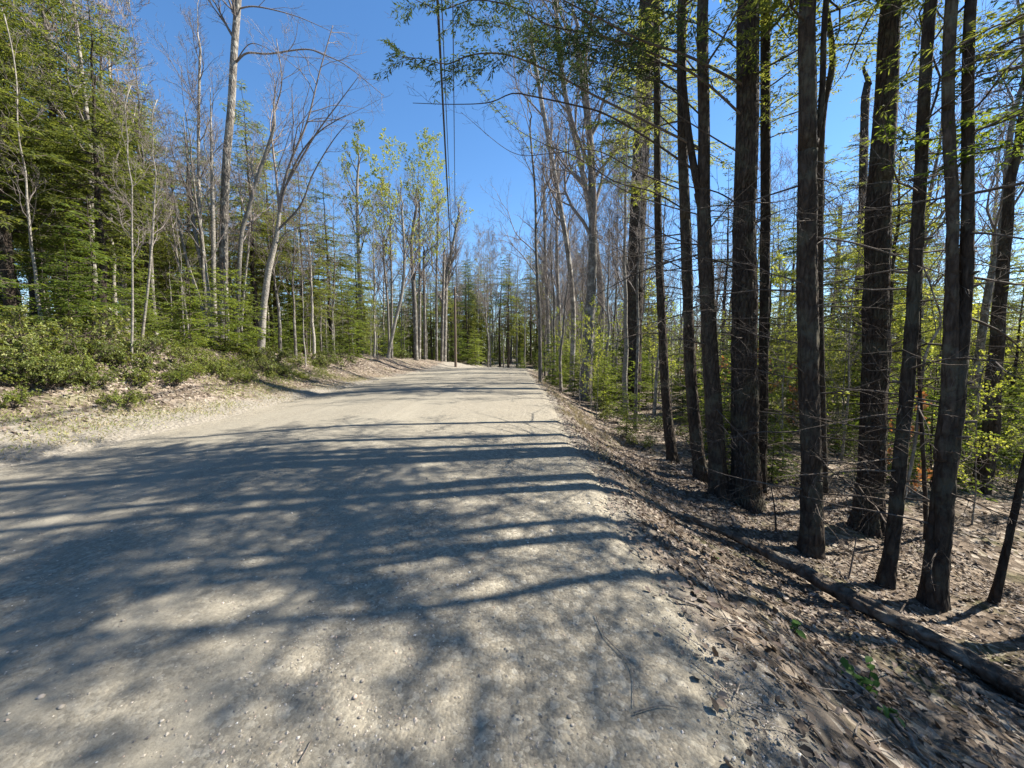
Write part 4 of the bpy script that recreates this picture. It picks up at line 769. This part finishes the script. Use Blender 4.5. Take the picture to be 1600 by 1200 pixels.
# ------------------------------------------------------------------ scattered litter
def normals(x, y):
    e = .08; return unit(np.stack([-(height(x + e, y, True) - height(x - e, y, True)) / (2 * e), -(height(x, y + e, True) - height(x, y - e, True)) / (2 * e), np.ones_like(x)], -1))
def litter(n, xs, ys, dens, rng, smin=.05, smax=.11):
    x = xs[0] + (xs[1] - xs[0]) * rng.random(n * 3); y = ys[0] + (ys[1] - ys[0]) * rng.random(n * 3); k = rng.random(n * 3) < dens(x, y); x = x[k][:n]; y = y[k][:n]; N = normals(x, y)
    nn = unit(N + .3 * rng.normal(size=N.shape)); d = unit(np.cross(nn, rng.normal(size=N.shape))); s = smin + (smax - smin) * rng.random(len(x)); P = np.stack([x, y, height(x, y, True) + .008 + .018 * rng.random(len(x))], 1) - d * s[:, None] * .5
    return P, d, nn, s
rl = np.random.default_rng(400)
off = lambda x, y: np.clip(np.maximum((x - xr(y) + .12) / .6, (xl(y) - .7 - x) / 1.4), 0, 1) ** 1.2 * (.35 + 1.3 * np.clip(fbm(x * .8, y * .8, 51, 3) + .5, 0, 1))
b = MB()
for n, xs, ys, a, c in ((25000, (.7, 6.2), (.6, 9), .03, .062), (16000, (1.2, 14), (5, 24), .06, .11), (30000, (-14, -6.9), (1, 16), .04, .10), (9000, (-16, -7.6), (14, 32), .08, .14)):
    P, d, nn, s = litter(n, xs, ys, off, rl, a, c); 
    s = s * (.6 + .8 * rl.random(len(s)) ** 2)
    if ys[0] < .9: leaves(b, P, d, nn, s, s * (.25 + .14 * rl.random(len(s))), .35, -.2 + .7 * rl.random((len(s), 1)))
    else: rhombi(b, P, d, unit(np.cross(d, nn)), s, s * .34, .1)
tag(link('leaf_litter', b.mesh('leaf_litter', M['litter'], False)), 'brown fallen leaves strewn over both banks', 'leaf litter', None, 'stuff')
LM = []
for k in range(8):
    b = MB(); leaves(b, np.array([[-.5, 0, 0.]]), np.array([[1., 0, 0]]), np.array([[0, 0, 1.]]), [1.0], [.24 + .02 * k], .25 + .06 * k, .1 * k - .25); LM.append(b.mesh('leaf', M['litter'], True))
P, d, nn, s = litter(260, (1.15, 3.6), (.9, 4.2), lambda x, y: off(x, y) * (np.abs(x / y) < 1.35), rl, .04, .07)
from mathutils import Matrix
for k in range(len(P)):
    o = link('leaf', LM[k % 8], ground); sd_ = np.cross(nn[k], d[k]); m = np.stack([d[k], sd_, nn[k]], 1) * s[k]; q = Matrix(m.tolist()).to_4x4(); q.translation = Vector(P[k] + d[k] * s[k] * .5 + [0, 0, .012]); o.matrix_world = q
# gravel
ICO = np.array([[0, 0, 1], [.894, 0, .447], [.276, .851, .447], [-.724, .526, .447], [-.724, -.526, .447], [.276, -.851, .447], [.724, .526, -.447], [-.276, .851, -.447], [-.894, 0, -.447], [-.276, -.851, -.447], [.724, -.526, -.447], [0, 0, -1]])
ICT = np.array([[0, 1, 2], [0, 2, 3], [0, 3, 4], [0, 4, 5], [0, 5, 1], [1, 6, 2], [2, 7, 3], [3, 8, 4], [4, 9, 5], [5, 10, 1], [6, 7, 2], [7, 8, 3], [8, 9, 4], [9, 10, 5], [10, 6, 1], [11, 7, 6], [11, 8, 7], [11, 9, 8], [11, 10, 9], [11, 6, 10]])
def pebbles(n, rng, smin, smax, power=1.0):
    y = .9 + 6.5 * rng.random(n * 4) ** 1.7; x = -4.5 + 6.1 * rng.random(n * 4); w = (.10 + .9 * smooth(-1.8, .2, x + .7 * fbm(x, y, 61, 3)) * np.clip(.45 + 1.5 * fbm(x * 1.7, y * 1.1, 63, 3), .08, 1)) * (np.abs(x) < y * 1.36 + .15) * (x < xr(y) + .35 + .5 * vnoise(x * 3, y * 3, 67)); k = rng.random(n * 4) < w; x = x[k][:n]; y = y[k][:n]
    s = smin * (smax / smin) ** (rng.random(len(x)) ** 2.2); return x, y, s
x, y, s = pebbles(17000, rl, .0028, .009); n = len(x); OC = np.array([[0, 0, 1], [1, 0, .1], [.1, 1, 0], [-1, 0, -.1], [0, -1, .1], [0, 0, -1.]]); OT = np.array([[0, 1, 2], [0, 2, 3], [0, 3, 4], [0, 4, 1], [5, 2, 1], [5, 3, 2], [5, 4, 3], [5, 1, 4]]); V = OC[None] * (1 + .5 * (rl.random((n, 6, 1)) - .5)) * (s[:, None] * (.75 + .5 * rl.random((n, 3))) * [1, 1, .7])[:, None, :]
a = rl.random(n) * 6.28; V = np.stack([V[..., 0] * np.cos(a)[:, None] - V[..., 1] * np.sin(a)[:, None], V[..., 0] * np.sin(a)[:, None] + V[..., 1] * np.cos(a)[:, None], V[..., 2]], -1) + np.stack([x, y, np.maximum(road_z(x, y) + .006, height(x, y)) + s * .25], -1)[:, None, :]
b = MB(); b.add(V, None, (OT[None] + (np.arange(n) * 6)[:, None, None]).reshape(-1, 3)); tag(link('loose_gravel', b.mesh('loose_gravel', M['stone'], False), road), 'small loose stones on the near road surface', None, None, 'stuff')
PM = []
for k in range(8):
    b = MB(); b.add(ICO * (1 + .3 * (rl.random((12, 1)) - .5)) * [1, .72 + .04 * k, .55], None, ICT); PM.append(b.mesh('pebble', M['stone'], True))
x, y, s = pebbles(200, rl, .009, .017)
for k in range(len(x)):
    o = link('pebble', PM[k % 8], road, (x[k], y[k], float(max(road_z(x[k], y[k]) + .006, height(x[k], y[k])) + s[k] * .2))); o.rotation_euler = (rl.normal() * .2, rl.normal() * .2, rl.random() * 6.28); o.scale = (s[k],) * 3
# fine twigs along the right margin and forest floor, dry and green grass on the left verge
n = 2200; x = 1.0 + 7 * rl.random(n) ** 1.3; y = .8 + 13 * rl.random(n) ** 1.4; d = unit(np.stack([rl.normal(size=n), rl.normal(size=n), .12 * np.abs(rl.normal(size=n))], 1)); Nn = normals(x, y); d = unit(d - Nn * (d * Nn).sum(1, keepdims=True) * .9); L = .06 + .32 * rl.random(n) ** 2
P0 = np.stack([x, y, height(x, y, True) + .012], 1); pp = np.stack([P0, P0 + d * L[:, None] * .5 + .012 * rl.normal(size=(n, 3)), P0 + d * L[:, None]], 1); b = MB(); tubes(b, pp, (.0018 + .0035 * rl.random(n) ** 2)[:, None] * np.array([1, .9, .5]), 4, False)
tag(link('twig_litter', b.mesh('twig_litter', M['stick'])), 'small dead twigs scattered over the right bank', 'twigs', None, 'stuff')
def grass(n, xs, ys, dens, h0, h1, mat, name, label):
    x = xs[0] + (xs[1] - xs[0]) * rl.random(n * 4); y = ys[0] + (ys[1] - ys[0]) * rl.random(n * 4); k = rl.random(n * 4) < dens(x, y); x = x[k][:n]; y = y[k][:n]; m = len(x); d = unit(np.stack([rl.normal(size=m) * .7, rl.normal(size=m) * .7, np.ones(m)], 1)); S = unit(np.cross(d, rl.normal(size=(m, 3)))); b = MB()
    rhombi(b, np.stack([x, y, height(x, y, True) - .01], 1), d, S, h0 + (h1 - h0) * rl.random(m), .004 + .003 * rl.random(m), .15); tag(link(name, b.mesh(name, M[mat], False)), label, 'grass', None, 'stuff')
ver = lambda x, y: np.exp(-((x - xl(y) + 1.5) / .8) ** 2) * np.clip(fbm(x * 1.1, y * 1.1, 71, 3) * 2.2 + .35, 0, 1)
grass(16000, (-11, -6.8), (1, 22), ver, .04, .13, 'grass', 'verge_grass', 'sparse green grass tufts on the left verge')
grass(9000, (-10.5, -6.7), (1, 24), lambda x, y: np.exp(-((x - xl(y) + 1.0) / .9) ** 2) * np.clip(fbm(x * 1.3, y * 1.3, 75, 3) * 2 + .4, 0, 1), .04, .15, 'drygrass', 'dry_verge_grass', 'bleached dry grass on the left verge')
grass(5000, (1.2, 3.2), (4, 26), lambda x, y: np.exp(-((x - xr(y) - .8) / .45) ** 2) * np.clip(fbm(x * 1.3, y * .7, 77, 3) * 2.5 + .3, 0, 1), .08, .3, 'drygrass', 'dry_roadside_grass', 'dry grass stalks on the right road bank')
# low green ground cover of the left bank
n = 22000; x = -14 + 6.2 * rl.random(n * 4); y = 2 + 18 * rl.random(n * 4); k = rl.random(n * 4) < smooth(-8.3, -9.3, x) * np.clip(fbm(x * .7, y * .7, 81, 3) * 3.2 + .15, 0, 1); x = x[k][:n]; y = y[k][:n]; m = len(x)
d = unit(np.stack([rl.normal(size=m), rl.normal(size=m), .3 * rl.normal(size=m)], 1)); s = .035 + .045 * rl.random(m); b = MB(); rhombi(b, np.stack([x, y, height(x, y, True) + .03 + .22 * rl.random(m) ** 1.4], 1), d, unit(np.cross(d, unit(UP + .5 * rl.normal(size=(m, 3))))), s, s * .28, .1)
tag(link('ground_cover', b.mesh('ground_cover', M['herb'], False)), 'low green leaves carpeting the left bank', 'ground cover', None, 'stuff')

# ------------------------------------------------------------------ utility poles and cables
def pole(x, y, H, label):
    z = float(height(x, y, True)); root = thing('utility_pole', label, 'utility pole', (x, y, z)); b = MB(); p, r = resample(np.array([[0, 0, -.6], [0, 0, H]]), np.array([.15, .10]), .3, False); tubes(b, p, r, 14); link('pole', b.mesh('pole', M['pole']), root)
    b = MB(); tubes(b, np.array([[-.32, 0, H - .9], [.32, 0, H - .9]]), np.array([.035, .035]), 6); link('bracket', b.mesh('bracket', M['steel']), root)
    for dx, dz in ((-.16, -.75), (-.08, -.75), (.12, -.75)):
        b = MB(); tubes(b, np.array([[dx, 0, H + dz - .1], [dx, 0, H + dz - .02], [dx, 0, H + dz + .06]]), np.array([.04, .055, .03]), 10); link('insulator', b.mesh('insulator', M['porcelain']), root)
    return np.array([x, y, z + H])
gp = on_ground(712, 562); YP = 42.0; XP = (712 - CX) / F * YP; HP = 8.6 - float(height(XP, YP, True))
A = pole(XP, YP, HP, 'brown wooden utility pole on the left bank near the crest'); Bx = 2.18; By = -16.0
Bp = pole(Bx, By, 9.6 - float(height(Bx, By, True)), 'wooden utility pole behind the viewpoint on the right bank')
for nm, r0, da, lab in (('overhead_cable', .025, (-.16, 0, -.62), 'thickest black overhead cable running to the utility pole'), ('overhead_cable', .010, (-.08, 0, -.66), 'thin black overhead cable close beside the thickest one'), ('overhead_cable', .010, (.12, 0, -.66), 'thin black overhead cable set apart from the thickest one')):
    a0 = A + np.array(da) + ([0, -.13, 0] if r0 > .02 else [0, 0, 0]); b0 = Bp + np.array(da) + ([0, .13, 0] if r0 > .02 else [0, 0, 0]); t = np.linspace(0, 1, 60)[:, None]; p = a0 * (1 - t) + b0 * t; p[:, 2] -= .75 * 4 * (t * (1 - t))[:, 0]
    b = MB(); tubes(b, p - a0, np.full(60, r0), 8); tag(link(nm, b.mesh(nm, M['cable']), None, a0), lab, 'cable')
nt_ = sum(len(m.polygons) * 2 for m in bpy.data.meshes); print('approx tris', nt_, 'objects', len(bpy.data.objects))
